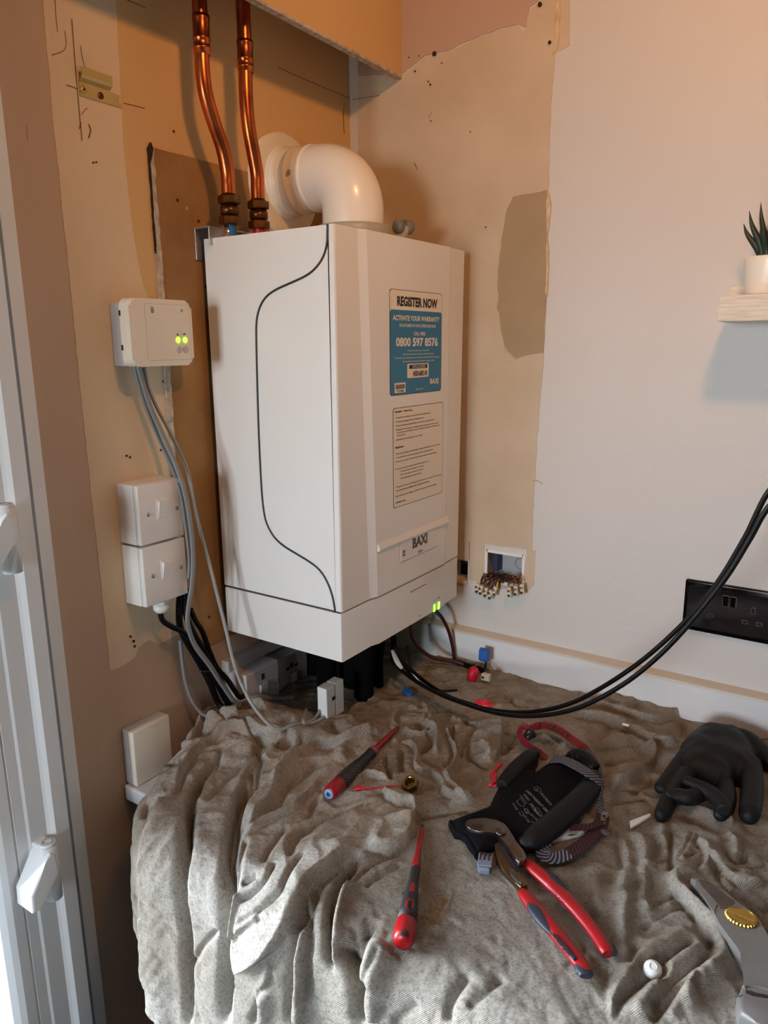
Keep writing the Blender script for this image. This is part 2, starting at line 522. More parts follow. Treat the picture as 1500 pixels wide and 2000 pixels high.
def blur(A, n=1):
    for _ in range(n):
        A = np.pad(A, 1, mode='edge')
        A = (A[:-2, 1:-1]+A[2:, 1:-1]+A[1:-1, :-2]+A[1:-1, 2:]+2*A[1:-1, 1:-1])/6
    return A
H = blur(H, 1)
def press(pts, rad, q=65, soft=0.012, sink=0.0, hold=None):
    """flatten the sheet under a thing lying along pts [(x, y) world]; returns the resting height"""
    P = [(p[0], -p[1] if p[1] > YE else (-YE+RR*math.asin(min(1, (YE-p[1])/RR)))) for p in pts]
    if len(P) == 1: P = [P[0], (P[0][0]+1e-4, P[0][1])]
    r = polyd(P, rad+soft)
    sl, d, sg, fr = r
    inside = d < rad
    lv = np.percentile(H[sl][inside], q) if hold is None else hold
    w = np.clip((rad+soft-d)/soft, 0, 1); w = w*w*(3-2*w)
    H[sl] = np.where(H[sl] > lv, H[sl]*(1-w)+np.minimum(H[sl], lv)*w, H[sl]*(1-0.5*w)+lv*0.5*w)-sink*w
    return Z0+lv
def cz(x, y):
    v = -y
    i = int(np.clip((x-XS[0])/DU, 0, len(XS)-1)); j = int(np.clip((v-VS[0])/DU, 0, len(VS)-1))
    return Z0+H[j, i]
# edge of the sheet along its left side: x as a function of v (from the photo)
_le = [px2uv(*q) for q in ((560, 1385), (470, 1395), (405, 1404), (378, 1430), (345, 1470), (322, 1487), (300, 1525), (272, 1560), (257, 1600),
       (246, 1650), (241, 1720), (242, 1760), (247, 1830), (262, 1870), (283, 1905), (285, 1950), (284, 2000), (284, 2080))]
_lv = np.array([q[1] for q in _le]); _lx = np.array([q[0] for q in _le])
o_ = np.argsort(_lv); _lv, _lx = _lv[o_], _lx[o_]
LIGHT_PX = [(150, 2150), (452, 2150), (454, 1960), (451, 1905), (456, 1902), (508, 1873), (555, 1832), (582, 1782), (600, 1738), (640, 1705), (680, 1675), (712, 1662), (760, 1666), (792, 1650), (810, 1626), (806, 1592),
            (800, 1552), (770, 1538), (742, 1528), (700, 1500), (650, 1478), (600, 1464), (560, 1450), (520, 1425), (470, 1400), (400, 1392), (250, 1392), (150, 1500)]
def inpoly(X, Y, P):
    r = np.zeros(X.shape, bool)
    for i in range(len(P)):
        a, c = P[i], P[(i+1) % len(P)]
        if a[1] == c[1]: continue
        cond = ((a[1] > Y) != (c[1] > Y)); r ^= cond & (X < (c[0]-a[0])*(Y-a[1])/(c[1]-a[1])+a[0])
    return r
def build_cloth(mats):
    XM = np.interp(VS, _lv, _lx); XM[VS < _lv[0]] = 0.004
    XM = XM-0.008*np.clip((VS-.70)/.08, 0, 1)+0.002*gnoise(VS*30, VS*0+.5, 11)
    # curl down near the left edge
    e = GX-XM[:, None]
    drp = np.clip((GV-0.70)/0.08, 0, 1)
    hh = H-0.014*np.exp(-np.clip(e, 0, 1)/0.015)*(1-0.4*drp)-drp*0.014*np.clip(1-e/0.055, 0, 1)**1.5
    y, z, ny, nz = base_pt(GV)
    hh = np.maximum(hh, -0.030)
    X = GX.copy(); Y = y+ny*hh; Z = z+nz*hh
    Y = np.minimum(Y, -0.021)
    keep = (e > 0) & (GX < 1.41)
    nv, nx = GX.shape
    idx = np.arange(nv*nx).reshape(nv, nx)
    k = keep[:-1, :-1] & keep[1:, :-1] & keep[:-1, 1:] & keep[1:, 1:]
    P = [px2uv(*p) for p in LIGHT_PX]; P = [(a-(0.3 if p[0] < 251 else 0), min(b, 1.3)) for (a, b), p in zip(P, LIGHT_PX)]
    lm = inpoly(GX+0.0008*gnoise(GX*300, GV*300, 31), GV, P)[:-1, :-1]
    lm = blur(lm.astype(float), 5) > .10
    hp = [px2uv(600+a/3.75, 1600+b/3.75) for a, b in ((862, 745), (885, 690), (925, 640), (918, 600), (960, 550), (1045, 548), (1042, 600), (1012, 650), (985, 700), (1000, 745), (955, 768), (900, 785))]
    hm = inpoly(GX+0.0012*gnoise(GX*260, GV*260, 33), GV+0.0012*gnoise(GX*260, GV*260, 34), hp)
    hs = blur(hm.astype(float), 3)
    Z = Z-0.0035*hs+0.0016*blur(((hs > .03) & ~hm).astype(float), 1)
    out = []
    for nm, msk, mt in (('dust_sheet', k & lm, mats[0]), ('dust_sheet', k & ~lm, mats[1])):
        q = np.stack([idx[:-1, :-1][msk], idx[1:, :-1][msk], idx[1:, 1:][msk], idx[:-1, 1:][msk]], 1)
        used = np.unique(q); rm = np.full(nv*nx, -1); rm[used] = np.arange(len(used)); q = rm[q]
        co = np.stack([X.ravel(), Y.ravel(), Z.ravel()], 1)[used]
        me = bpy.data.meshes.new(nm)
        me.vertices.add(len(co)); me.vertices.foreach_set('co', co.ravel().astype(np.float32))
        nq = len(q); me.loops.add(nq*4); me.loops.foreach_set('vertex_index', q.ravel().astype(np.int32))
        me.polygons.add(nq); me.polygons.foreach_set('loop_start', (np.arange(nq)*4).astype(np.int32))
        me.polygons.foreach_set('loop_total', np.full(nq, 4, np.int32))
        me.polygons.foreach_set('use_smooth', np.ones(nq, bool))
        me.update(); me.validate()
        uv = me.uv_layers.new(name='UVMap')
        UV = np.stack([GX.ravel(), GV.ravel()], 1)[used][q.ravel()]
        uv.data.foreach_set('uv', UV.ravel().astype(np.float32))
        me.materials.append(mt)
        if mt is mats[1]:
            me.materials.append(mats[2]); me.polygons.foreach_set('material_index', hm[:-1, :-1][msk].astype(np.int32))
        o = bpy.data.objects.new(nm, me); C.objects.link(o); out.append(o)
    return out
# ---------------------------------------------------------------- shared materials
M_taupe = mat('taupe wall paint', rgb(192, 166, 142), 0.55, var=0.05, vscale=3, bump=0.0006, bscale=60)
M_cream = mat('bare skim plaster', rgb(224, 203, 172), 0.8, var=0.08, vscale=9, bump=0.0008, bscale=70)
M_creamB = mat('bare skim plaster right wall', rgb(204, 186, 163), 0.8, col2=rgb(190, 170, 144), vscale=7, bump=0.0008, bscale=70)
M_ochre = mat('old ochre wall paint', rgb(214, 176, 122), 0.6, var=0.07, vscale=5, bump=0.0005, bscale=70)
M_bpaint = mat('off white emulsion', rgb(208, 204, 200), 0.5, var=0.03, vscale=3, bump=0.0009, bscale=45)
M_tan = mat('tan skim patch', rgb(166, 143, 110), 0.7, var=0.10, vscale=14, bump=0.0006, bscale=50)
M_warmp = mat('warm lit emulsion', rgb(186, 156, 136), 0.55, var=0.04, vscale=4, bump=0.0006, bscale=50)  # same emulsion as further right, pink of the warm lamp put into its colour
M_rough = mat('rough plaster edge', rgb(218, 196, 164), 0.9, col2=rgb(192, 164, 130), vscale=60, bump=0.002, bscale=110)
M_board = mat('brown plasterboard', rgb(172, 134, 84), 0.85, col2=rgb(140, 104, 62), vscale=7, bump=0.0006, bscale=120)
M_bedge = mat('plasterboard edge', rgb(206, 200, 190), 0.9, col2=rgb(150, 135, 118), vscale=80, bump=0.0015, bscale=160)
M_mark = mat('pencil mark', rgb(92, 70, 52), 0.9)
M_hole = mat('dark hole', rgb(46, 32, 24), 0.95)
M_upvc = mat('white upvc', rgb(236, 240, 242), 0.28, spec=0.5, var=0.02, vscale=4)
M_seal = mat('grey rubber seal', rgb(120, 118, 118), 0.7)
M_whitep = mat('white plastic', rgb(232, 230, 226), 0.32, var=0.03, vscale=20)
M_greyp = mat('pale grey plastic', rgb(186, 184, 184), 0.45, var=0.04, vscale=20)
M_creamp = mat('aged cream plastic', rgb(230, 222, 206), 0.4, var=0.05, vscale=15)
M_black = mat('black plastic', rgb(22, 22, 24), 0.4)
M_dark = mat('dark void', rgb(16, 14, 13), 0.9)
M_floor = mat('dark wood floor', rgb(58, 50, 44), 0.5, var=0.2, vscale=5)
M_ceil = mat('ceiling paint', rgb(150, 145, 138), 0.8)
M_room = mat('dark room wall paint', rgb(56, 54, 52), 0.8, var=0.03)
M_laminate = mat('white marbled laminate', rgb(232, 233, 234), 0.25, col2=rgb(214, 216, 220), vscale=6, detail=6)
M_warmtop = mat('cream strip of warm light', rgb(200, 190, 174), 0.4)
M_screw = mat('zinc screw', rgb(190, 185, 175), 0.3, metal=1.0)
M_glass = None

def wall_grid(name, plane, u0, u1, z0, z1, th, holes, m):
    """flat wall with rectangular holes; plane 'A' (x = 0, coords y,z) or 'B' (y = 0, coords x,z)"""
    us = sorted(set([u0, u1]+[h[0] for h in holes]+[h[1] for h in holes])); zs = sorted(set([z0, z1]+[h[2] for h in holes]+[h[3] for h in holes]))
    b = MB()
    for i in range(len(us)-1):
        for j in range(len(zs)-1):
            cu, cz_ = (us[i]+us[i+1])/2, (zs[j]+zs[j+1])/2
            if any(h[0] < cu < h[1] and h[2] < cz_ < h[3] for h in holes): continue
            if plane == 'A': b.box((-th, us[i], zs[j]), (0, us[i+1], zs[j+1]))
            else: b.box((us[i], 0, zs[j]), (us[i+1], th, zs[j+1]))
    bmesh.ops.remove_doubles(b.bm, verts=b.bm.verts, dist=1e-5)
    # drop inner faces shared by two boxes
    seen = {}
    for f in list(b.bm.faces):
        k = tuple(sorted(v.index for v in f.verts))
    b.bm.verts.index_update()
    for f in list(b.bm.faces):
        k = tuple(sorted(v.index for v in f.verts)); seen.setdefault(k, []).append(f)
    bmesh.ops.delete(b.bm, geom=[f for v in seen.values() if len(v) > 1 for f in v], context='FACES_ONLY')
    o = b.build(name, m); o['kind'] = 'structure'; return o
RX, RY, RZ = 3.4, -3.9, 2.42
hole_box = (0.3395, 0.4265, 1.066, 1.1335)
hole_old = (0.262, 0.297, 1.058, 1.101)
wall_left = wall_grid('wall_left', 'A', RY, 0.15, -0.02, RZ, 0.24, [(-3.30, -0.7825, 0.03, 2.12)], M_taupe)
wall_right = wall_grid('wall_right', 'B', 0.0, RX, -0.02, RZ, 0.16, [hole_box, hole_old], M_bpaint)
def slab(name, lo, hi, m):
    o = MB().box(lo, hi).build(name, m); o['kind'] = 'structure'; return o
slab('floor', (-0.24, RY-.1, -0.1), (RX+.1, 0.16, -0.02), M_floor)
slab('ceiling', (-0.24, RY-.1, RZ), (RX+.1, 0.16, RZ+0.1), M_ceil)
slab('wall_far', (RX, RY-.1, -0.02), (RX+0.1, 0.0, RZ), M_room)
wn = MB()
WX0, WX1, WZ0, WZ1 = .06, .86, 1.0, 2.0
for lo, hi in (((0, -.02), (WX0, RZ)), ((WX1, -.02), (RX, RZ)), ((WX0, -.02), (WX1, WZ0)), ((WX0, WZ1), (WX1, RZ))): wn.box((lo[0], RY-.1, lo[1]), (hi[0], RY, hi[1]))
wn.build('wall_near', M_room, kind='structure')

def jag(pts, amp, step=0.012, seed=1, closed=True):
    """roughen an outline"""
    r = random.Random(seed); out = []
    n = len(pts)
    for i in range(n if closed else n-1):
        a, b = Vector(pts[i]), Vector(pts[(i+1) % n]); L = (b-a).length; k = max(1, int(L/step)); nn = Vector((-(b-a).y, (b-a).x))/max(L, 1e-9)
        for j in range(k):
            q = a.lerp(b, j/k)
            if j or i: q = q+nn*r.uniform(-amp, amp)
            out.append((q.x, q.y))
    return out
def patch(name, plane, px, m, th, amp=0.0015, seed=1, step=0.012, parent=None, label=None, off=0.0):
    P = [(onA(*q) if plane == 'A' else onB(*q)) for q in px]
    P = [(p.y, p.z) if plane == 'A' else (p.x, p.z) for p in P]
    if amp: P = jag(P, amp, step, seed)
    M = FA() if plane == 'A' else FB()
    return MB().prism(P, M, -0.002+off, th+off).build(name, m, parent, label)
# wall_left: bare skim patch and the ochre area
pt = patch('plaster_patch', 'A', [(60, -200), (83, 0), (100, 200), (131, 500), (160, 800), (187, 1050), (215, 1310), (243, 1298), (262, 1285), (272, 1262),
      (292, 1250), (312, 1258), (345, 1240), (405, 1262), (420, 1245), (500, 700), (420, 200), (380, -200)], M_cream, 0.0006, 0.0008, 2, parent=wall_left, label='bare cream skim plaster on the wall beside the boiler')
patch('plaster_patch', 'A', [(222, -200), (226, 0), (236, 200), (242, 300), (250, 380), (262, 470), (280, 560), (300, 600), (330, 640), (700, 700), (685, -100), (600, -200)], M_ochre, 0.0012, 0.0008, 3, parent=wall_left, label='ochre painted area behind the copper pipes')
# wall_right patches
patch('plaster_patch', 'B', [(700, 150), (785, 146), (830, 110), (848, 104), (872, 101), (930, 76), (985, 55), (1012, 49), (1024, 62), (1030, 40), (1034, 18), (1050, 8), (1062, -30),
      (1112, -30), (1112, 90), (1086, 104), (1077, 200), (1073, 300), (1071, 400), (1070, 520), (1062, 700), (1050, 850), (1041, 1000), (1039, 1074), (1000, 1069), (942, 1061), (860, 1052), (700, 1030)], M_creamB, 0.0012, 0.001, 5, parent=wall_right, label='bare skim plaster around the boiler with ragged edge')
def pxy(pts, seed): MB().prism(jag(pts, .0010, .012, seed), FB(), -.002, .001).build('plaster_patch', M_creamB, wall_right)
zt1 = onB(1000, 1069).z
pxy([(.4305, zt1+.004), (.4500, zt1), (.4490, 1.075), (.440, 1.062), (.4305, 1.060)], 41)
pxy([(.300, zt1+.006), (.3365, zt1+.004), (.3365, 1.064), (.322, 1.058), (.300, 1.062)], 42)
pxy([(.15, zt1+.01), (.301, zt1+.006), (.301, 1.104), (.15, 1.104)], 43)
MB().box((.338, -.0022, .9+.1555), (.43, -.0005, .9+.1655), .0006).build('plaster_patch', M_creamB, wall_right)
patch('plaster_patch', 'B', [(1003, 384), (1040, 378), (1069, 371), (1070, 520), (1062, 690), (1035, 692), (1008, 700), (990, 684), (978, 650), (972, 600), (973, 540), (980, 470), (990, 410)],
      M_tan, 0.0020, 0.001, 6, parent=wall_right, label='darker tan filler patch')
patch('paint_area', 'B', [(700, 148), (785, 144), (830, 108), (872, 99), (930, 74), (985, 53), (1012, 47), (1028, 55), (1034, 14), (1050, 4), (1062, -30), (900, -100), (700, -100)], M_warmp, 0.0012, 0.001, 7, parent=wall_right, label='old paint above the bare plaster, warm light tinted into it', off=0.0003)
patch('plaster_ridge', 'B', [(1071, 372), (1077, 395), (1075, 430), (1071, 460), (1073, 520), (1070, 580), (1066, 570), (1069, 470), (1068, 400)], M_rough, 0.0035, 0.001, 8, parent=wall_right)
patch('plaster_ridge', 'B', [(1088, -20), (1096, -20), (1094, 60), (1090, 95), (1080, 108), (1084, 60)], M_rough, 0.003, 0.001, 9, parent=wall_right)
patch('plaster_ridge', 'B', [(960, 520), (975, 470), (972, 600), (988, 690), (1010, 702), (985, 710), (962, 680), (962, 640), (964, 560)], M_creamB, 0.0022, 0.0022, 10, parent=wall_right)
for q, r_ in (((850, 106), .0045), ((1056, 10), .004), ((1075, 84), .003), ((812, 140), .0016), ((838, 160), .0012), ((800, 113), .0010), ((820, 110), .0010), ((864, 124), .0010), ((842, 166), .0016), ((843, 237), .001), ((920, 258), .001), ((950, 444), .0012)):
    p = onB(*q)
    MB().lathe((p.x, -0.0045, p.z), (0, 1, 0), [(0, r_*1.0), (0.006, r_*0.6)], 9).build('wall_hole', M_hole, wall_right)
for q, r_ in (((338, 257), .0035), ((181, 318), .0022), ((187, 317), .0020), ((246, 890), .003), ((253, 893), .003), ((313, 879), .003), ((254, 1243), .0035), ((260, 1252), .004), ((262, 1262), .0035), ((317, 745), .0025), ((327, 793), .0015)):
    p = onA(*q)
    MB().lathe((0.0022, p.y, p.z), (-1, 0, 0), [(0, r_*.62), (0.004, r_*0.45)], 9).build('wall_hole', M_hole, wall_left)
def scratch(plane, px, w, m=M_mark, h=0.0017, name='pencil_line'):
    P = [(onA(*q) if plane == 'A' else onB(*q)) for q in px]
    nn = Vector((1, 0, 0)) if plane == 'A' else Vector((0, -1, 0))
    b = MB(); b.tube([p+nn*h for p in P], w, 5, 3, flat=(nn, 0.3)); return b.build(name, m, wall_left if plane == 'A' else wall_right)
for px, w in (([(106, 0), (108, 30), (111, 62)], .0004), ([(139, 38), (146, 130), (152, 200), (159, 275)], .0006), ([(125, 60), (128, 85), (122, 100), (100, 108)], .0004), ([(128, 166), (140, 170), (149, 174)], .0005),
              ([(156, 90), (160, 115), (167, 140)], .0004), ([(240, 202), (262, 207), (281, 212)], .0006), ([(246, 0), (265, 8), (283, 16)], .0006), ([(540, 131), (600, 158), (683, 193)], .0006),
              ([(172, 243), (176, 255), (172, 270)], .0009), ([(158, 225), (165, 215), (170, 212)], .0004), ([(157, 240), (154, 252)], .0007), ([(671, 200), (670, 225)], .0006), ([(669, 222), (670, 240), (671, 262)], .0011), ([(50, 245), (52, 262), (53, 275)], .0003)):
    scratch('A', px, w)
scratch('B', [(690, 195), (720, 190), (742, 187)], .0004)
scratch('B', [(810, 318), (815, 330), (812, 322)], .0006)
scratch('B', [(838, 232), (841, 225), (845, 219)], .0004)
scratch('B', [(1040, 938), (1052, 940), (1060, 945)], .0012, M_rough, 0.001, 'plaster_nick')
# boxing above the boiler
bb = MB()
zb_ = 2.0765
pr_ = [(-1.15, zb_+0.001), (-0.50, zb_), (-0.30, zb_+0.0008), (-0.1, zb_-0.0005), (-0.001, zb_-0.002), (-0.001, RZ), (-1.15, RZ)]
bb.prism(jag(pr_, 0.0009, 0.02, 12), FA(), 0.1185, 0.1305)
bx = bb.build('trim_1', M_ochre); bx['kind'] = 'structure'
MB().prism([(-1.15, zb_-0.0018), (-0.001, zb_-0.0035), (-0.001, zb_+0.001), (-1.15, zb_+0.001)], FA(), 0.1175, 0.1315).build('board_edge', M_bedge, bx)
# ---------------------------------------------------------------- uPVC door
door = thing('door_1', (0.03, -0.86, 0.03), None, None); door['kind'] = 'structure'
def profz(P, z0, z1): # P: list (y, x) outline extruded in z
    b = MB(); M = frame((0, 0, 0), (0, 1, 0), (1, 0, 0)); M[0][2], M[1][2], M[2][2] = 0, 0, 1
    b.prism(P, M, z0, z1, 0.0); return b
yA, yB = -0.7650, -0.7900
profz([(-0.7700, -0.07), (-0.7700, -0.001), (yA, -0.001), (yA, 0.012), (yA-0.004, 0.020), (yB, 0.022), (yB, -0.07)], 0.03, 2.13).build('frame_jamb', M_upvc, door)
MB().box((-0.07, -0.7965, 0.03), (0.010, -0.7905, 2.12)).build('seal', M_seal, door)
sash = profz([(-0.797, -0.06), (-0.797, 0.026), (-0.800, 0.031), (-0.822, 0.031), (-0.828, 0.026), (-0.832, 0.0235), (-0.858, 0.0235), (-0.862, 0.0215), (-0.878, 0.0215), (-0.880, 0.018), (-0.882, 0.0215), (-0.897, 0.0215),
       (-0.905, 0.017), (-0.912, 0.008), (-0.912, -0.06)], 0.07, 2.08).build('door_stile', M_upvc, door)
profz([(-2.030, -0.06), (-2.030, 0.0235), (-1.93, 0.0235), (-1.915, 0.008), (-1.915, -0.06)], 0.07, 2.08).build('door_stile', M_upvc, door)
MB().box((-0.06, -1.915, 0.07), (0.02, -0.912, 0.22), 0.004).build('door_rail', M_upvc, door)
MB().box((-0.06, -1.915, 1.98), (0.02, -0.912, 2.08), 0.004).build('door_rail', M_upvc, door)
MB().box((-0.07, -3.300, 2.082), (0.012, -0.790, 2.125), 0.003).build('frame_head', M_upvc, door)
MB().box((-0.07, -3.300, 0.03), (0.012, -0.790, 0.068), 0.003).build('frame_sill', M_upvc, door)
gm = bpy.data.materials.new('window glass'); gm.use_nodes = True; nt = gm.node_tree; nt.nodes.clear()
o1 = nt.nodes.new('ShaderNodeOutputMaterial'); mx = nt.nodes.new('ShaderNodeMixShader'); t1 = nt.nodes.new('ShaderNodeBsdfTransparent'); g1 = nt.nodes.new('ShaderNodeBsdfGlossy'); g1.inputs['Roughness'].default_value = 0.02
fr = nt.nodes.new('ShaderNodeFresnel'); fr.inputs['IOR'].default_value = 1.45
nt.links.new(fr.outputs[0], mx.inputs[0]); nt.links.new(t1.outputs[0], mx.inputs[1]); nt.links.new(g1.outputs[0], mx.inputs[2]); nt.links.new(mx.outputs[0], o1.inputs[0])
MB().box((-0.032, -1.915, 0.22), (-0.026, -0.912, 1.98)).build('glass_pane', gm, door)
door.location.y -= .0035; door.rotation_euler.x = .0052
added_door2 = thing('added_door_2', (0.03, -2.66, 0.03), None, None); added_door2['kind'] = 'structure'  # unseen second leaf, added to let in more daylight
for ya, yb_ in ((-2.132, -2.032), (-3.298, -3.20)): MB().box((-0.06, ya, 0.07), (0.0235, yb_, 2.08), .004).build('door_stile', M_upvc, added_door2)
for za, zb__ in ((.07, .22), (1.98, 2.08)): MB().box((-0.06, -3.2, za), (0.02, -2.132, zb__), .004).build('door_rail', M_upvc, added_door2)
MB().box((-0.032, -3.2, 0.22), (-0.026, -2.132, 1.98)).build('glass_pane', gm, added_door2)
def hinge(z0, z1, rot):
    # flag hinge: knuckle on the jamb side and leaf arm on the stile
    root = MB()
    root.cyl((0.052, -0.849, z0), (0.052, -0.849, z1), 0.0125, n=28)
    root.cyl((0.052, -0.849, z1), (0.052, -0.849, z1+0.004), 0.0125, 0.0105, n=28)
    h = root.build('hinge', M_upvc, door)
    MB().box((0.021, -0.857, z0+0.004), (0.048, -0.837, z1-0.004), 0.003).build('hinge_plate', M_upvc, h)
    M = FA(0.031)
    P = [(-.847+(y+.836)*.62, z1-.006+(z-z1+.006)*.78) for y, z in [(-0.836, z1-0.012), (-0.849, z1-0.006), (-0.862, z1-0.018), (-0.905, z1-0.070), (-0.907, z1-0.105), (-0.889, z1-0.108), (-0.874, z1-0.098), (-0.842, z1-0.052), (-0.832, z1-0.045)]]
    MB().prism(P, M, -0.004, 0.036, 0.0035, 3).build('hinge_leaf', M_upvc, h, )
    MB().lathe((0.052, -0.849, z1+0.0035), (0, 0, 1), [(0, 0.0085), (0.0012, 0.0085), (0.0012, 0.006), (0.0004, 0.0055), (0.0004, 0.0)], 20, caps=False).build('hinge_cap', M_greyp, h)
hinge(0.752, 0.842, 0); hinge(1.262, 1.352, 0)
fill_win = thing('added_window', ((WX0+WX1)/2, RY-.05, WZ0), None, None); fill_win['kind'] = 'structure'  # window added behind the camera to brighten the boiler side
b = MB()
for lo, hi in (((WX0, WZ0), (WX0+.06, WZ1)), ((WX1-.06, WZ0), (WX1, WZ1)), ((WX0, WZ0), (WX1, WZ0+.06)), ((WX0, WZ1-.06), (WX1, WZ1)), (((WX0+WX1)/2-.04, WZ0), ((WX0+WX1)/2+.04, WZ1))): b.box((lo[0], RY-.08, lo[1]), (hi[0], RY-.01, hi[1]), .002)
b.build('added_window_frame', M_upvc, fill_win)
MB().box((WX0+.05, RY-.05, WZ0+.05), (WX1-.05, RY-.044, WZ1-.05)).build('glass_pane', gm, fill_win)
# ---------------------------------------------------------------- worktop, upstands, base unit
wt = MB().box((0.003, -0.686, 0.802), (2.4, -0.002, 0.830), 0.003).build('kitchen_worktop', M_laminate)
setp(wt, 'white laminate kitchen worktop, its left end showing below the blank cover box', 'worktop')
ups = MB().box((0.002, -0.020, 0.8305), (2.4, -0.0005, 0.945), 0.0015).build('worktop_upstand', M_laminate)
setp(ups, 'white marbled upstand along the right wall behind the dust sheet', 'upstand')
MB().prism([(-0.0212, 0.9435), (-0.0206, 0.9478), (-0.014, 0.9500), (-0.0005, 0.953), (-0.0005, 0.9435)], frame((0, 0, 0), (0, 1, 0), (0, 0, 1)), 0.002, 2.4).build('warm_top_strip', M_warmtop, ups, 'cream strip of warm light along its top')  # cream tint paints in the warm light on the upstand's top face
ua = MB().box((0.0005, -0.500, 0.8305), (0.012, -0.022, 0.885), 0.002).build('worktop_upstand', M_laminate)
ua2 = MB().box((0.0005, -0.448, 0.945), (0.020, -0.022, 0.968), 0.002).build('wall_trunking', M_greyp)
setp(ua, 'low white upstand on the left wall under the surface sockets', 'upstand')
setp(ua2, 'narrow pale trunking on the left wall just above the surface sockets', 'trunking')
bu = MB().box((0.02, -0.64, 0.02), (2.4, -0.03, 0.800)).build('base_unit', M_dark)
setp(bu, 'dark base unit under the worktop behind the hanging dust sheet', 'cabinet')
MB().box((0.025, -0.665, 0.13), (0.80, -0.642, 0.795), 0.002).build('cabinet_door', M_black, bu)
# ---------------------------------------------------------------- boiler
M_bw = mat('gloss white steel', rgb(236, 236, 234), 0.22, spec=0.5, coat=0.15)
M_bw2 = mat('white moulded panel', rgb(232, 231, 228), 0.25, spec=0.5)
M_gap = mat('dark rubber gasket', rgb(42, 44, 46), 0.5)
M_stickw = mat('sticker white', rgb(236, 228, 214), 0.45)
M_stickb = mat('sticker blue', rgb(32, 120, 168), 0.4)
M_ink = mat('black ink', rgb(24, 24, 30), 0.6)
M_inkg = mat('grey ink', rgb(86, 86, 90), 0.6)
M_inkw = mat('white ink', rgb(232, 226, 214), 0.6)
M_ledg = mat('green led', rgb(90, 255, 60), 0.4, emit=rgb(120, 255, 40), estr=5.0)
M_flue = mat('white flue enamel', rgb(236, 232, 224), 0.25, spec=0.5, coat=0.2)
M_grey = mat('grey flue adaptor', rgb(168, 166, 158), 0.4)
M_grey2 = mat('grey rubber cap', rgb(112, 112, 108), 0.5)
M_copper = mat('tarnished copper pipe', rgb(205, 110, 62), 0.28, metal=1.0, col2=rgb(120, 56, 34), vscale=16, thresh=(0.42, 0.75), bump=0.0002, bscale=60)
M_brass = mat('dull brass', rgb(140, 98, 56), 0.36, metal=1.0, col2=rgb(72, 48, 30), vscale=50)
M_steel = mat('bright pipe tail', rgb(215, 210, 200), 0.2, metal=1.0)
M_galv = mat('galvanised bracket', rgb(190, 190, 192), 0.4, metal=0.8)
M_bluet = mat('blue tape', rgb(24, 96, 150), 0.45)
M_redt = mat('red tape', rgb(170, 14, 28), 0.4)
yL, yR, xF, xM, zB, zT, zS = -0.4465, -0.0270, 0.2925, 0.2990, 1.0338, 1.7338, 1.1215
boiler = thing('wall_boiler', (0.02, (yL+yR)/2, zB), 'white wall hung gas boiler with stickers on its front, mounted in the corner', 'boiler')
g = 0.0035
# profile of the front in plan: y -> x
def plan(ztop):
    c0 = -0.3882 if ztop else -0.3625; c1 = c0+0.0175; yR = globals()['yR']-(0 if ztop else .010)
    return [(yL, xF-0.001), (yL+0.003, xF+0.0005), (c0, xF+0.0010), (c1, xM), (yR-0.072, xM), (yR-0.063, xM-0.003), (yR-0.004, xM-0.0065), (yR, xM-0.010)]
def fronted(z0, z1, t0, t1, xb, b, m0=0.0):
    """solid between back plane x=xb and the profiled front"""
    A = plan(False); B = plan(True)
    def at(z):
        t = (z-zB)/(zT-zB); return [(a[0]*(1-t)+q[0]*t, a[1]*(1-t)+q[1]*t) for a, q in zip(A, B)]
    P0, P1 = at(z0), at(z1)
    V = [(x-m0, y, z0) for y, x in P0]+[(xb, P0[-1][0], z0), (xb, P0[0][0], z0)]
    V += [(x-m0, y, z1) for y, x in P1]+[(xb, P1[-1][0], z1), (xb, P1[0][0], z1)]
    n = len(V)//2
    F_ = [list(range(n))[::-1], list(range(n, 2*n))]+[[i, (i+1) % n, n+(i+1) % n, n+i] for i in range(n)]
    b.add(V, F_)
# inner chassis
MB().box((0.022, yL+0.004, zB+0.03), (xF-0.006, yR-0.030, zT-0.002)).build('chassis', M_gap, boiler)
cpx = [(640, 437), (640, 452), (639, 475), (633, 498), (622, 517), (606, 533), (585, 545), (560, 556), (537, 567), (520, 580), (508, 600), (502, 625), (501, 660), (503, 750), (506, 850),
       (511, 950), (516, 1000), (523, 1026), (537, 1050), (556, 1067), (580, 1082), (606, 1098), (627, 1116), (642, 1142), (651, 1170), (655, 1196)]
curve = [onB(*q, yL) for q in cpx]
curve[0].z = zT; curve[-1].z = zS
cv = catmull([Vector((p.x, p.z, 0)) for p in curve], 5)
def offs(P, d):
    out = []
    for i in range(len(P)):
        t = (P[min(i+1, len(P)-1)]-P[max(0, i-1)]).normalized(); out.append((P[i].x-t.y*d, P[i].y+t.x*d))
    return out
Lc = offs(cv, -0.0014); Rc = offs(cv, 0.0014)   # travelling down: left of travel = front side
Lc[0] = (Lc[0][0], zT); Lc[-1] = (Lc[-1][0], zS+g/2); Rc[0] = (Rc[0][0], zT); Rc[-1] = (Rc[-1][0], zS+g/2)
backC, frontC = (Lc, Rc) if Lc[30][0] < Rc[30][0] else (Rc, Lc)
side = [(0.020, zS+g/2), (0.0165, zT)]+backC
MB().prism(side, FB(yL), -0.004, 0.0, 0.0012, 2).build('side_panel', M_bw, boiler)
MB().box((0.020, yR-0.028, zS), (xM-0.03, yR-.024, zT), 0.001).build('side_panel', M_bw, boiler)
fp = frontC+[(xF-0.012, zS+g/2), (xF-0.012, zT)]
MB().prism(fp[::-1], FB(yL), -0.004, 0.0, 0.0008, 2).build('front_cover_wing', M_bw, boiler)
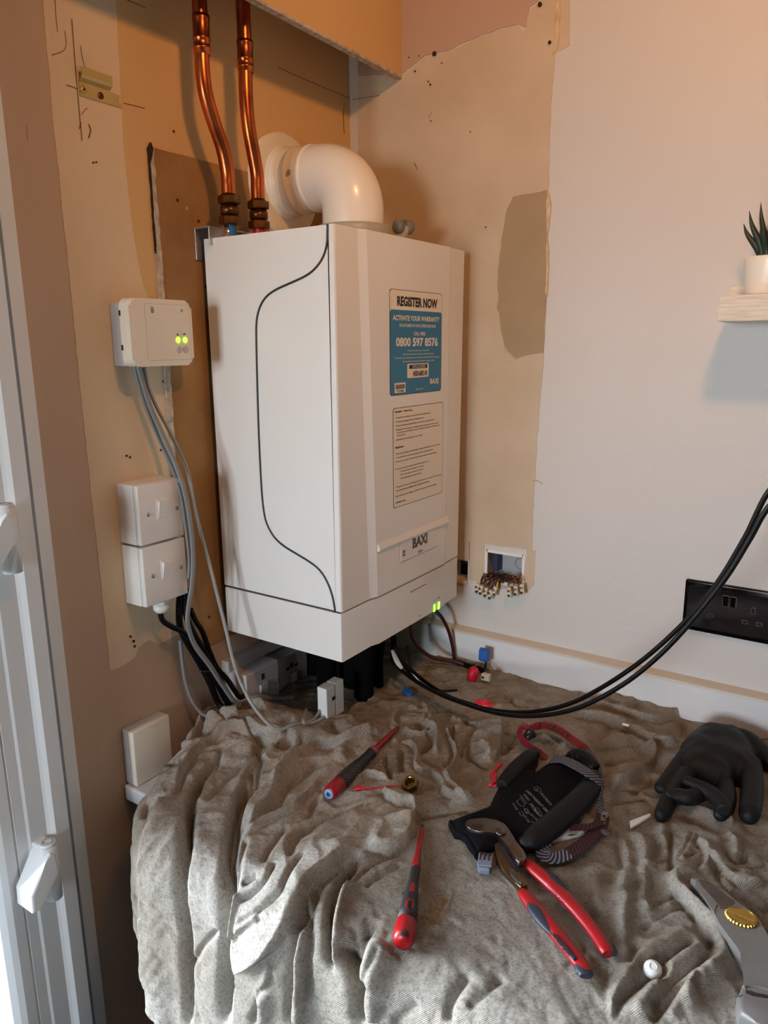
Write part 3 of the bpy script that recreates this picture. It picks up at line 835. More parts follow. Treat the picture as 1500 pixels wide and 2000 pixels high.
MB().tube([Vector((p.x, yL-0.0004, p.y)) for p in cv[::3]]+[Vector((cv[-1].x, yL-0.0004, cv[-1].y))], 0.0018, 8, 2).build('gasket', M_gap, boiler)
b = MB(); fronted(zS+g/2, zT, 0, 1, xF-0.012, b)
bmesh.ops.bevel(b.bm, geom=[e for e in b.bm.edges if e.calc_face_angle(0) > 0.8], offset=0.0012, segments=2, affect='EDGES', clamp_overlap=True)
b.build('front_cover', M_bw, boiler)
MB().box((0.020, yL+0.001, zT-0.003), (xF-0.001, yR-0.001, zT-0.0005), 0.0005).build('top_panel', M_bw, boiler)
b = MB(); fronted(zB, zS-g/2, 0, 1, 0.022, b, 0.0004)
bmesh.ops.bevel(b.bm, geom=[e for e in b.bm.edges if e.calc_face_angle(0) > 0.8], offset=0.004, segments=3, affect='EDGES', clamp_overlap=True)
# hollow underneath: remove the floor, leave a rim
b.build('lower_panel', M_bw2, boiler, auto=True)
# handle lip and badge
lipz = 1.2170
b = MB()
b.add([(xM-0.001, -0.3475, lipz-0.012), (xM+0.0040, -0.3475, lipz-0.010), (xM+0.0046, -0.3475, lipz-0.007), (xM-0.001, -0.3475, lipz+0.006),
       (xM-0.001, -0.0965, lipz-0.012), (xM+0.0040, -0.0965, lipz-0.010), (xM+0.0046, -0.0965, lipz-0.007), (xM-0.001, -0.0965, lipz+0.006)],
      [(0, 1, 2, 3), (7, 6, 5, 4), (0, 4, 5, 1), (1, 5, 6, 2), (2, 6, 7, 3)])
lip = b.build('handle_lip', M_bw2, boiler)
q = [onA(*p, xM+0.001) for p in ((780.5, 1060), (783, 1096), (853, 1069), (855.7, 1036))]
Pb = [(p.y, p.z) for p in q]
zb2 = (Pb[1][1]+Pb[2][1])/2; zt2 = lipz-0.008
Pb = [(Pb[0][0], zt2), (Pb[1][0], zb2), (Pb[2][0], zb2), (Pb[3][0], zt2)]
bo = MB().prism([(Pb[0][0]-0.0012, Pb[0][1]), (Pb[1][0]-0.0012, Pb[1][1]-0.0012), (Pb[2][0]+0.0012, Pb[2][1]-0.0012), (Pb[3][0]+0.0012, Pb[3][1])], FA(xM), -0.001, 0.0004).build('badge_recess', M_grey, boiler)
badge = MB().prism(Pb, FA(xM), -0.001, 0.0016, 0.0006).build('badge', M_bw2, boiler)
def A_(px, py, x): p = onA(px, py, x); return p.y, p.z
t = MB()
a0 = A_(806, 1071, xM+0.002); a1 = A_(835, 1049, xM+0.002)
text_fit(t, 'BAXI', FA(xM+0.0018), a0[0], (a0[1]+A_(806, 1052, xM)[1])/2-0.010, a1[0], (a0[1]+A_(806, 1052, xM)[1])/2+0.010, 0.05)
a2 = A_(817, 1079, xM+0.002); a3 = A_(825, 1073, xM+0.002)
text_fit(t, '600', FA(xM+0.0018), a2[0], a2[1]-0.0015, a3[0], a2[1]+0.0035, 0.02)
t.build('logo_lettering', M_inkg, badge)
t = MB(); a2 = A_(787.5, 1085, xM+.002)
t.prism(rrect(a2[0]-0.0005, a2[1]-0.002, a2[0]+0.0075, a2[1]+0.009, 0.0005, 1), FA(xM+0.0016), 0, 0.0003)
t.build('small_symbol', M_inkg, badge)
t = MB(); text_fit(t, 'HE', FA(xM+0.0021), a2[0]+0.0012, a2[1]+0.0003, a2[0]+0.006, a2[1]+0.0065, 0.02); t.build('small_symbol_mark', M_bw2, badge)
# line marks on the lower panel
for p0, p1 in (((801, 1157), (832, 1142)), ((819, 1204), (823, 1201))):
    a, c = onA(*p0, xM-0.0002), onA(*p1, xM-0.0002)
    MB().box((xM-0.0008, a.y, a.z-0.0006), (xM+0.0001, c.y, a.z+0.0006)).build('moulded_line', M_inkg, boiler)
# leds
for k, (pp, lab) in enumerate((((848, 1185.5), 'ON'), ((856.5, 1180), 'RESET'))):
    a = onA(*pp, xM-0.001)
    z1_ = a.z+0.004; MB().box((xM-0.012, a.y-0.0032, zB-0.0015), (xM+0.0006, a.y+0.0032, zB+0.014), 0.001).build('status_led', M_ledg, boiler, 'glowing green light pipe at the bottom edge')
    t = MB(); text_fit(t, lab, FA(xM-0.0003), a.y-(0.004 if k == 0 else 0.006), zB+0.021, a.y+(0.004 if k == 0 else 0.006), zB+0.0245, 0.02); t.build('led_lettering', M_inkg, boiler)
# stickers
def sticker(y0, y1, z0, z1, hdr=True):
    o = MB().prism(rrect(y0-0.0009, z0-0.0009, y1+0.0009, z1+0.0009, 0.006), FA(xM), -0.0003, 0.00045).build('sticker', M_ink, boiler)
    return o
y0, y1, z0, z1 = -0.3055, -0.1305, 1.4728, 1.6478
def TX(mb, s, fx0, fx1, fy0, fy1, bold=0.015, off=0.0):
    bold = bold+.012
    text_fit(mb, s, FA(xM), y0+fx0*(y1-y0), z1-fy1*(z1-z0), y0+fx1*(y1-y0), z1-fy0*(z1-z0), bold, off=off)
def RC(fx0, fx1, fy0, fy1, m, name, par, off, r=0.001, lab=None):
    return MB().prism(rrect(y0+fx0*(y1-y0), z1-fy1*(z1-z0), y0+fx1*(y1-y0), z1-fy0*(z1-z0), r, 2), FA(xM), 0.0, off).build(name, m, par, lab)
st1 = sticker(y0, y1, z0, z1); st1['label'] = 'blue and white registration sticker'
RC(0.0, 1.0, 0.0, 1.0, M_stickw, 'sticker_face', st1, 0.0006, 0.0055)
RC(0.0, 1.0, 0.185, 1.0, M_stickb, 'sticker_panel', st1, 0.00075, 0.0045)
RC(0.31, 0.73, 0.705, 0.845, M_stickw, 'sticker_code_box', st1, 0.0010, 0.002)
RC(0.345, 0.70, 0.715, 0.755, M_ink, 'sticker_bar', st1, 0.0012, 0.0005)
RC(0.075, 0.275, 0.885, 0.982, M_stickw, 'sticker_code_box', st1, 0.0010, 0.001)
t = MB(); TX(t, 'REGISTER NOW', .125, .905, .055, .150, 0.03, 0.0009)
TX(t, 'B428DA608EC-481', .42, .70, .775, .83, 0.01, 0.0013)
for k in range(14): 
    u = 0.09+k*0.0125; t.box((xM+0.0011, y0+u*(y1-y0), z1-0.945*(z1-z0)), (xM+0.0013, y0+(u+0.006)*(y1-y0), z1-0.90*(z1-z0)))
TX(t, '7715488', .11, .24, .955, .975, 0.01, 0.0013)
t.build('sticker_lettering', M_ink, st1, 'black lettering')
t = MB()
TX(t, "ACTIVATE YOUR WARRANTY", .045, .95, .235, .285, 0.02, 0.0010)
TX(t, "AS OUTLINED IN YOUR LITERATURE PACK", .16, .88, .315, .345, 0.01, 0.0010)
TX(t, "CALL FREE", .43, .66, .39, .425, 0.01, 0.0010)
TX(t, "0800 597 8576", .10, .92, .445, .535, 0.025, 0.0010)
TX(t, "Lines are open 8am - 6pm, 7 days a week", .31, .74, .565, .585, 0, 0.0010)
TX(t, "Please note the serial number is required to activate the warranty", .23, .83, .60, .62, 0, 0.0010)
TX(t, "The benchmark commissioning checklist must be completed and serviced in line with the instructions", .08, .96, .635, .655, 0, 0.0010)
TX(t, "the warranty terms and conditions apply in full", .22, .84, .67, .69, 0, 0.0010)
TX(t, "BAXI", .76, .94, .868, .925, 0.03, 0.0010); TX(t, "baxi.co.uk", .47, .62, .955, .97, 0, 0.0010)
TX(t, "SERIAL NUMBER", .40, .66, .722, .735, 0, 0.0014); TX(t, "ACTIVATE ONLINE", .40, .66, .738, .750, 0, 0.0014)
t.build('sticker_lettering', M_inkw, st1, 'white lettering')
y0, y1, z0, z1 = -0.2965, -0.1215, 1.2738, 1.4493
st2 = sticker(y0, y1, z0, z1); st2['label'] = 'white installer checklist sticker with small print'
RC(0.0, 1.0, 0.0, 1.0, M_stickw, 'sticker_face', st2, 0.0006, 0.0055)
t = MB()
rows = [("Installer - Have you...", .03, .37, .022, .047, .02), ("• Flushed the condensate trap and cleaned the boiler flue?", .03, .72, .085, .103, 0), ("• Checked the integrity of the condensate drain?", .03, .58, .125, .143, 0),
        ("• Flushed the system, added inhibitor and included a magnetic filter?", .03, .80, .165, .183, 0), ("• Allowed the consumption to stabilise before carrying out the gas meter?", .03, .90, .205, .223, 0),
        ("of the figures noted (the guidance in the commissioning notes) and set the burner", .06, .93, .233, .25, 0), ("the gas valve?", .06, .22, .262, .28, 0), ("• Checked for the sampling port cap is fitted?", .03, .56, .305, .323, 0),
        ("Handover", .03, .19, .375, .40, .02), ("• Given your customer a walkthrough to operate the boiler and use the controls", .03, .94, .445, .463, 0), ("• To the Benchmark checklist completed and warranty registered?", .03, .78, .485, .503, 0),
        ("• Show your customer where they may need to arrange an annual service?", .03, .86, .525, .543, 0), ("• For the warranty to be guaranteed please make sure:", .03, .68, .60, .618, 0),
        ("1 The Benchmark checklist is completed", .12, .60, .635, .652, 0), ("2 The warranty is registered with Baxi", .12, .58, .67, .687, 0), ("3 The boiler has an annual service", .12, .53, .705, .722, 0),
        ("• Throughout the warranty all maintenance and components on the boiler from end to end", .03, .97, .785, .803, 0), ("For full terms and conditions visit www.baxi.co.uk/terms", .05, .71, .82, .838, 0),
        ("Call the Baxi Service helpline on 0344 871 1545 for any further details", .03, .86, .88, .898, 0), ("720806701 (02)", .03, .22, .945, .965, .01)]
for s_, a, c, d, e, bo_ in rows: TX(t, s_, a, c, d, e, bo_, 0.0009)
t.build('sticker_lettering', M_ink, st2, 'black small print')
# underside of the boiler: blackened pipework and shade filler
ub = MB()
for (x, y, r_) in ((0.14, -0.27, .011), (0.12, -0.20, .008), (0.10, -0.13, .011), (0.17, -0.10, .007)):
    ub.cyl((x, y, 0.86), (x, y, zB+0.03), r_, n=14)
    ub.lathe((x, y, 0.97), (0, 0, 1), [(0, r_*1.7), (0.018, r_*1.7), (0.018, r_*1.3), (0.03, r_*1.3)], 6, smooth=False)
ub.build('connection_pipes', M_black, boiler)  # pipes made black to paint in the shade they stand in
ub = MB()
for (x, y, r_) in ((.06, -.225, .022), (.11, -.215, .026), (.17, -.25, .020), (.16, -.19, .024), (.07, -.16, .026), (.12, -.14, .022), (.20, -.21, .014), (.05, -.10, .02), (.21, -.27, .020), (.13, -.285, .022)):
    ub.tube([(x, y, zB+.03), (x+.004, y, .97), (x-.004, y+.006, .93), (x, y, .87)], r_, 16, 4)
ub.build('lagging_shade_fill', mat('black foam shade fill', rgb(8, 8, 8), .98, spec=.1), boiler, 'black lagging tubes filling in the dark under the boiler', kind='stuff')  # extra black lagging added to deepen the shade below the casing
a = onA(814, 1221, 0.24)
MB().lathe((0.225, -0.150, zB-0.022), (0, 0, 1), [(0, .012), (.002, .014), (.016, .014), (.018, .010), (.03, .010)], 20).build('drain_cap', M_whitep, boiler, 'small white plastic cap under the boiler')
# wall jig behind the top
jg = MB()
jg.box((0.004, -0.455, 1.700), (0.0065, -0.375, 1.752), 0.001)
jg.box((0.004, -0.455, 1.7495), (0.040, -0.30, 1.752), 0.0008)
jg.box((0.0365, -0.4545, 1.722), (0.039, -0.40, 1.752), 0.0008)
jg.build('wall_jig', M_galv, boiler)
# ---------------------------------------------------------------- flue
fx, fy = 0.165, -0.2205
flue = thing('boiler_flue', (fx, fy, zT+0.001), 'white flue elbow rising from the boiler top and turning into the wall', 'flue')
r0 = 0.0555
zc = 1.858
MB().lathe((fx, fy, zT+0.001), (0, 0, 1), [(0, r0+.011), (0.028, r0+.012), (0.032, r0+.009), (0.033, r0)], 48).build('adaptor_ring', M_grey, flue, 'grey adaptor ring at the foot of the elbow')
path = [Vector((fx, fy, zT+0.02)), Vector((fx, fy, zT+0.045))]
R_ = 0.064
for i in range(0, 13):
    a = math.radians(90*i/12); path.append(Vector((fx-R_+R_*math.cos(a), fy, zc-R_+R_*math.sin(a))))
path.append(Vector((0.075, fy, zc)))
b = MB(); b.tube(path, r0, 48, 1, caps=False); b.build('elbow', M_flue, flue)
b = MB()
b.lathe((0.0735, fy, zc), (-1, 0, 0), [(-0.012, r0), (-0.010, r0+.003), (-0.006, r0+.003), (-0.004, r0+.0015), (0.004, r0+.0015), (0.018, r0+.0018), (0.020, r0+.0045), (0.024, r0+.0045), (0.026, r0+.001), (0.036, r0), (0.036, r0-.004)], 48, caps=False)
b.build('socket_collar', M_flue, flue)
b = MB(); b.lathe((0.038, fy, zc), (-1, 0, 0), [(0, r0-.002), (0.004, r0-.002), (0.006, r0+.004), (0.014, r0+.004), (0.018, r0+.004), (0.020, r0+.009), (0.032, r0+.010)], 48, caps=False); b.build('duct', M_flue, flue)
b = MB(); b.lathe((0.012, fy-0.004, zc-0.006), (-1, 0, 0), [(-0.002, r0), (-0.002, r0+.035), (0.0, r0+.038), (0.010, r0+.038)], 56, caps=False); b.build('wall_flange', M_creamp, flue)
sp = Vector((0.066, fy, zc))+Vector((0, -math.cos(0.05), math.sin(0.05)))*(r0+0.003)
b = MB(); b.lathe(sp, (0, -1, 0.05), [(-0.003, 0.004), (0.001, 0.0042), (0.0022, 0.003), (0.0022, 0.0015), (0.0005, 0.001)], 14); b.build('screw', M_screw, flue, 'zinc screw in the collar')
# test point cap on the right of the adaptor
c_ = onB(792, 441, fy-0.01)
c_ = Vector((0.262, -0.150, 1.7475))
c_ = onA(775, 440, 0.215)
b = MB(); b.box((c_.x-0.014, c_.y-0.012, zT-0.001), (c_.x+0.012, c_.y+0.022, zT+0.024), 0.004); b.tube([Vector((fx+.02, fy+.02, zT+.012)), Vector((c_.x, c_.y, zT+.014)), onA(783, 440, .225)+Vector((.004, .01, 0))], .011, 16, 3)

b.build('port_housing', M_grey, flue)
b = MB(); ax_ = Vector((0.25, 1, 0.05)); c2_ = onA(782, 443, 0.225)
b.lathe(c2_-ax_.normalized()*0.006, ax_, [(-.006, .0085), (-.004, .0115), (.006, .0115), (.009, .008), (.016, .008), (.019, .0130), (.030, .0130), (.033, .010)], 24); b.build('port_cap', M_grey2, flue, 'dark grey cap of the test point')
# ---------------------------------------------------------------- copper pipes
def hexnut(b, o, ax, h, r):
    b.lathe(o, ax, [(0, r*.94), (h*.12, r), (h*.88, r), (h, r*.94)], 6, smooth=False)
def pipe(px, xo, tape, lab, rp, zfit, coup):
    pts = [onA(*q, xo) for q in px]
    base = pts[-1]
    th = thing('copper_pipe', (base.x, base.y, zT), lab, 'pipe', None)
    pts[-2].y = base.y; 
    top = pts[0]+Vector((0, 0, 0.33)); top.z = 2.40; pts = [top]+pts
    b = MB(); b.tube(pts, rp, 24, 8, caps=False); b.build('pipe', M_copper, th)
    cz0 = onA(*coup[0], xo); cz1 = onA(*coup[1], xo)
    ax = (cz0-cz1).normalized()
    L = (cz0-cz1).length; r = rp
    b = MB(); b.lathe(cz1, ax, [(0, r), (0, r+.0012), (L*.12, r+.0012), (L*.14, r+.0024), (L*.18, r+.0024), (L*.20, r+.0012), (L*.35, r+.0012), (L*.38, r+.0022), (L*.42, r+.0022), (L*.45, r+.0012), (L*.85, r+.0014), (L*.9, r+.002), (L, r+.0018), (L, r)], 28, caps=False)
    b.build('coupling', M_copper, th)
    c = Vector((base.x, base.y, zfit))
    b = MB(); hexnut(b, c+Vector((0, 0, 0.032)), (0, 0, 1), 0.013, rp*1.58); b.build('compression_nut', M_brass, th)
    b = MB(); hexnut(b, c, (0, 0, 1), 0.013, rp*1.58); b.build('compression_nut', M_brass, th)
    b = MB(); b.lathe(c+Vector((0, 0, 0.012)), (0, 0, 1), [(0, rp*1.2), (.004, rp*1.2), (.004, rp*1.35), (.016, rp*1.35), (.016, rp*1.2), (.022, rp*1.2)], 24); b.build('fitting_body', M_brass, th)
    b = MB(); b.lathe(c+Vector((0, 0, 0.043)), (0, 0, 1), [(0, rp*1.3), (.005, rp*1.05), (.005, rp)], 24, caps=False); b.build('olive', M_brass, th)
    b = MB(); b.cyl((base.x, base.y, zT), c, rp*0.86, n=24); b.build('pipe_tail', M_steel, th)
    b = MB(); b.lathe((base.x, base.y, zT), (0, 0, 1), [(0, rp*.9), (0.019, rp*.9)], 24, caps=False)
    bmesh.ops.delete(b.bm, geom=[v for v in b.bm.verts if v.co.y < base.y-rp*0.2 and v.co.x < base.x+rp*.3] if tape == 'b' else [], context='VERTS')
    b.build('marking_tape', M_bluet if tape == 'b' else M_redt, th, 'blue tape on the pipe tail' if tape == 'b' else 'red tape on the pipe tail')
pipe([(389, 0), (393, 60), (395, 130), (402, 185), (418, 240), (435, 290), (444, 335), (446, 365), (447, 385)], 0.066, 'b', 'left copper pipe with the wider bend and blue tape at its foot', 0.0115, 1.7535, ((392, 30), (395, 108)))
pipe([(474, 0), (477, 70), (479, 150), (481, 200), (486, 250), (495, 300), (502, 340), (503, 372), (504, 392)], 0.074, 'r', 'right copper pipe, darker at the top, with red tape at its foot', 0.0115, 1.7535, ((478, 80), (480, 142)))
# ---------------------------------------------------------------- brown board behind the boiler
P = [onA(*q) for q in ((294, 290), (380, 306), (475, 334), (560, 355))]
zt_ = 1.862
pb = MB().prism(jag([(-0.530, zt_), (-0.05, zt_), (-0.05, 1.012), (-0.40, 1.010), (-0.4785, 1.010), (-0.528, 1.03), (-0.531, 1.4)], 0.0008, 0.03, 21), FA(), 0.0, 0.0035).build('backing_board', M_board)
setp(pb, 'brown board fixed to the wall behind the boiler, its left edge broken', 'board')
MB().prism(jag([(-0.538, zt_-0.003), (-0.529, zt_), (-0.527, 1.5), (-0.5265, 1.12), (-0.534, 1.12), (-0.537, 1.5)], 0.0012, 0.012, 22), FA(), 0.0, 0.005).build('broken_edge', M_bedge, pb, 'pale broken plaster edge')
MB().prism(jag([(-0.5405, 1.858), (-0.5345, 1.868), (-0.531, 1.860), (-0.534, 1.848), (-0.5375, 1.835), (-0.5378, 1.76), (-0.5385, 1.70), (-0.5392, 1.76), (-0.5395, 1.84)], 0.001, 0.008, 23), FA(), 0.0, 0.0056).build('edge_gap', M_hole, pb)
for q in ((347, 391), (388, 432), (365, 407), (402, 560), (409, 1205)):
    a = onA(*q, 0.004); MB().lathe((0.0025, a.y, a.z), (1, 0, 0), [(0, .003), (.0016, .0028)], 12).build('nail_head', M_brass if q[0] != 365 else M_bedge, pb)
# ---------------------------------------------------------------- metal hanging bracket
M_zinc = mat('yellow zinc plate', rgb(205, 180, 120), 0.35, metal=0.85, var=0.15, vscale=30)
a, c = onA(155, 190), onA(237, 210)
br = thing('hanging_bracket', (0, -0.615, 1.9), 'zinc plated hanging bracket screwed high on the left wall', 'bracket')
zA, zC = 1.9060, 1.9285
ends = [(-0.6523, zA), (-0.5815, zA), (-0.584, zA+0.004), (-0.587, zA+0.008), (-0.585, zA+0.013), (-0.5825, zA+0.0165), (-0.601, zA+0.0175), (-0.601, zA+0.020), (-0.6523, zA+0.020)]
MB().prism(ends, FA(), 0.0, 0.0025, 0.0004, 1).build('plate', M_zinc, br)
b = MB()
P = []
for i in range(7):
    t_ = i/6; a_ = math.radians(-90+180*t_)
    P.append((0.0045-0.003*math.cos(a_)*0+0.0022*math.cos(a_), 0))
prof = [(0.001, zA+0.018), (0.004, zA+0.0195), (0.0085, zA+0.0225), (0.0105, zA+0.0265), (0.0105, zA+0.0365), (0.009, zA+0.0365), (0.009, zA+0.0275), (0.007, zA+0.0245), (0.003, zA+0.0215), (0.001, zA+0.021)]
Mx = frame((0, 0, 0), (1, 0, 0), (0, 0, 1)); Mx[0][2], Mx[1][2], Mx[2][2] = 0, 1, 0
b.prism(prof, Mx, -0.6523, -0.6015); b.build('hook_lip', M_zinc, br)
def screw(p, n, r, par, m=M_screw, slot=True, name='screw'):
    b = MB(); b.lathe(p, n, [(-0.001, r), (0.0004, r), (0.0012, r*.75), (0.0014, r*.3)], 16); o = b.build(name, m, par)
    return o
for q, m_ in (((163, 175), M_zinc), ((197, 187), M_brass)):
    s_ = onA(*q, 0.003); sc = screw((0.003, s_.y, s_.z), (1, 0, 0), 0.0048, br, m_)
    t = MB()
    for k in (0.4, 1.97):
        M = frame((0.0042, s_.y, s_.z), (0, math.cos(k), math.sin(k)), (0, -math.sin(k), math.cos(k)))
        t.prism([(-0.0023, -0.0006), (0.0023, -0.0006), (0.0023, 0.0006), (-0.0023, 0.0006)], M, 0, 0.0004)
    t.build('cross_slot', M_hole, sc)
# ---------------------------------------------------------------- receiver box with two green lights
rc = thing('heating_receiver', (0, -0.59, 1.58), 'cream heating receiver box with two green lights, above the switches', 'control box')
MB().box((0.0008, -0.6325, 1.5280), (0.0308, -0.550, 1.6230), 0.002).build('back_box', M_greyp, rc)
MB().prism(rrect(-0.6385, 1.5275, -0.5165, 1.6290, 0.012, 8), FA(), 0.031, 0.0535, 0.0055, 4).build('body', M_creamp, rc, auto=True)
MB().prism(rrect(-0.6100, 1.5365, -0.5225, 1.6215, 0.003, 3), FA(), 0.0525, 0.0539).build('face_panel', M_creamp, rc)
pw = MB(); pw.tube([Vector((0.0538, y, z)) for y, z in rrect(-0.6100, 1.5365, -0.5225, 1.6215, 0.003, 2)+[(-0.5225, 1.6185)]], 0.0003, 5, 1); pw.build('panel_outline', M_greyp, rc)
for q in ((348, 664), (361.5, 664)):
    s_ = onA(*q, 0.0540); MB().lathe((0.0530, s_.y, s_.z), (1, 0, 0), [(0, .0050), (.0014, .0046), (.0022, .003)], 18).build('indicator_light', M_ledg, rc, 'glowing green light')
for q in ((350, 683), (363, 682.5)):
    s_ = onA(*q, 0.0540); MB().lathe((0.0530, s_.y, s_.z), (1, 0, 0), [(0, .0056), (.0012, .0056), (.0012, .0050), (.0022, .0048)], 18).build('button', M_greyp, rc)
b = MB()
for i in range(4):
    s_ = onA(297.5, 606, 0.0541); b.box((0.0539, s_.y-0.0034+abs(i-1.5)*0.0006, s_.z-0.0038+i*0.0024), (0.0543, s_.y+0.0034-abs(i-1.5)*0.0006, s_.z-0.0038+i*0.0024+0.0013))
s_ = onA(355, 607, 0.0540)
for i in range(3): b.box((0.0539, s_.y-0.002, s_.z-0.002+i*0.0016), (0.0543, s_.y+0.002, s_.z-0.002+i*0.0016+0.0008))
for q in ((347, 654), (360, 653)):
    s_ = onA(*q, 0.0540); b.box((0.0539, s_.y-0.003, s_.z-0.0008), (0.0543, s_.y+0.003, s_.z+0.0004)); b.prism([(s_.y-.0015, s_.z+.0005), (s_.y+.0015, s_.z+.0005), (s_.y, s_.z+.003)], FA(0.0539), 0, .0004)
b.build('printed_symbols', M_inkg, rc)
for zz in (1.603, 1.552): MB().box((0.030, -0.6390, zz), (0.034, -0.6380, zz+0.008)).build('clip_slot', M_hole, rc)
# ---------------------------------------------------------------- two surface switches, one above the other
M_cable = mat('grey cable sheath', rgb(132, 136, 138), 0.5)
M_cable2 = mat('pale grey cable sheath', rgb(150, 154, 152), 0.5)
M_cblk = mat('black cable sheath', rgb(6, 6, 8), 0.42, spec=.22)
def sw(z0, z1, y0, y1, lab):
    o = thing('fused_switch', (0, (y0+y1)/2, z0), lab, 'switch', 'surface mounted switches on the left wall')
    MB().box((0.0008, y0, z0), (0.040, y1, z1), 0.0015).build('back_box', M_whitep, o)
    MB().box((0.0405, y0+0.0002, z0+0.0002), (0.0515, y1-0.0002, z1-0.0002), 0.0025, 3).build('face_plate', M_whitep, o, auto=True)
    cy, cz_ = (y0+y1)/2+0.001, (z0+z1)/2+0.006
    MB().box((0.0512, cy-0.0110, cz_-0.0175), (0.0525, cy+0.0100, cz_+0.0165), 0.0004, 1).build('rocker_surround', M_whitep, o)
    b = MB(); b.add([(0.052, cy-.009, cz_-.015), (0.052, cy+.008, cz_-.015), (0.052, cy+.008, cz_+.0145), (0.052, cy-.009, cz_+.0145),
                     (0.0535, cy-.009, cz_-.015), (0.0535, cy+.008, cz_-.015), (0.0590, cy+.008, cz_+.012), (0.0590, cy-.009, cz_+.012)],
                    [(0, 3, 2, 1), (4, 5, 6, 7), (0, 1, 5, 4), (1, 2, 6, 5), (2, 3, 7, 6), (3, 0, 4, 7)]); b.build('rocker', M_whitep, o)
    for yy in (y0+0.018, y1-0.012):
        s2 = screw((0.0516, yy, (z0+z1)/2+(0.000)), (1, 0, 0), 0.0036, o)
        MB().box((0.0527, yy-0.0004, (z0+z1)/2-0.0026), (0.0531, yy+0.0004, (z0+z1)/2+0.0026)).build('slot', M_hole, s2)
    return o
sw(1.2480, 1.3455, -0.6485, -0.5600, 'upper white surface switch on the left wall, dusty on top')
sw(1.1450, 1.2445, -0.6485, -0.5600, 'lower white surface switch on the left wall with a cable gland under it')
gl = thing('cable_gland', (0.026, -0.617, 1.125), 'white plastic cable gland under the lower surface switch', 'cable gland')
g0 = onA(314, 1180, 0.028)
b = MB(); b.lathe((0.028, g0.y, 1.1450), (0, 0, -1), [(-0.001, .0145), (.008, .0145), (.008, .0120), (.010, .0120)], 6, smooth=False); b.build('locking_ring', M_whitep, gl)
b = MB(); b.lathe((0.028, g0.y, 1.1350), (0, 0, -1), [(0, .0130), (.010, .0128), (.014, .0100), (.016, .0075)], 20); b.build('dome_nut', M_whitep, gl)
# blank cover box standing on the worktop end
cv_ = thing('blank_cover_box', (0, -0.64, 0.831), 'white blank cover box on the left wall standing on the worktop end', 'junction box')
MB().box((0.0008, -0.6795, 0.8315), (0.0165, -0.6030, 0.9310), 0.0015).build('back_box', M_greyp, cv_)
MB().box((0.0170, -0.6800, 0.8315), (0.0300, -0.6025, 0.9315), 0.0025, 3).build('cover', M_creamp, cv_, auto=True)
# ---------------------------------------------------------------- surface sockets under the boiler
def usock(y0, y1, z0, z1, x1, lab, kind):
    o = thing('surface_outlet', (0, (y0+y1)/2, z0), lab, 'socket')
    MB().box((0.0008, y0, z0), (x1-0.011, y1, z1), 0.0015).build('back_box', M_greyp, o)
    MB().box((x1-0.0105, y0, z0), (x1, y1, z1), 0.002, 2).build('face_plate', M_greyp, o)
    zc_, yc = (z0+z1)/2, (y0+y1)/2
    if kind == 0:
        MB().box((x1-0.0005, yc-0.004, zc_+0.018), (x1+0.0004, yc+0.004, zc_+0.030)).build('indicator_window', M_hole, o)
        MB().box((x1-0.0005, yc-0.010, zc_-0.022), (x1+0.004, yc+0.010, zc_+0.010), 0.001).build('rocker', M_greyp, o)
        for yy in (y0+0.012, y1-0.012): screw((x1, yy, zc_-0.004), (1, 0, 0), 0.0032, o)
    else:
        for dy, dz, w_, h_ in ((-0.004, 0.012, .008, .010), (-0.017, 0.010, .010, .006), (0.009, 0.010, .010, .006)):
            MB().box((x1-0.0005, yc+dy, zc_+dz), (x1+0.0004, yc+dy+w_, zc_+dz+h_)).build('pin_hole', M_hole, o)
        MB().box((x1-0.0005, yc-0.006, zc_-0.022), (x1+0.004, yc+0.012, zc_-0.002), 0.001).build('rocker', M_greyp, o)
        screw((x1, y0+0.010, zc_-0.004), (1, 0, 0), 0.0032, o)
usock(-0.4410, -0.3500, 0.862, 0.9470, 0.058, 'pale surface outlet under the boiler, the one nearer the cables', 0)
usock(-0.3465, -0.2450, 0.850, 0.9380, 0.045, 'pale surface socket with pin holes, the one deeper under the boiler', 1)
# ---------------------------------------------------------------- cables
def cable(name, pts, r, m, lab, group=None, flat=None, cat='cable'):
    pts = [Vector((p.x, p.y, max(p.z, cz(p.x, p.y)+r*.9))) if (p.y > -.74 and p.x > .03 and p.z < .93) else p for p in pts]
    b = MB(); b.tube(pts, r, 12, 10, flat=flat); o = b.build(name, m)
    return setp(o, lab, cat, group)
def PA(*L): return [onA(x, y, d) for x, y, d in L]
def PB(*L): return [onB(x, y, -d) for x, y, d in L]
cable('grey_cable', PA((268, 700, .030), (274, 730, .030), (292, 790, .028), (318, 850, .034), (342, 905, .050), (358, 950, .062), (370, 1010, .066), (377, 1080, .066), (375, 1140, .064), (368, 1185, .060), (367, 1220, .058), (381, 1260, .05), (410, 1300, .05), (436, 1340, .05), (462, 1372, .055), (500, 1384, .07), (548, 1392, .09), (575, 1400, .10)),
      0.0052, M_cable, 'thick grey flat cable running down from the receiver box past the switches', flat=((1, 0.3, 0), 0.62))
cable('grey_cable', PA((262, 700, .024), (268, 735, .022), (288, 800, .020), (312, 860, .024), (335, 910, .035), (352, 960, .054), (362, 1020, .058), (370, 1090, .058), (369, 1130, .056)), 0.0040, M_cable, 'second grey cable pressed behind the thick one below the receiver box', flat=((1, 0.3, 0), 0.7))
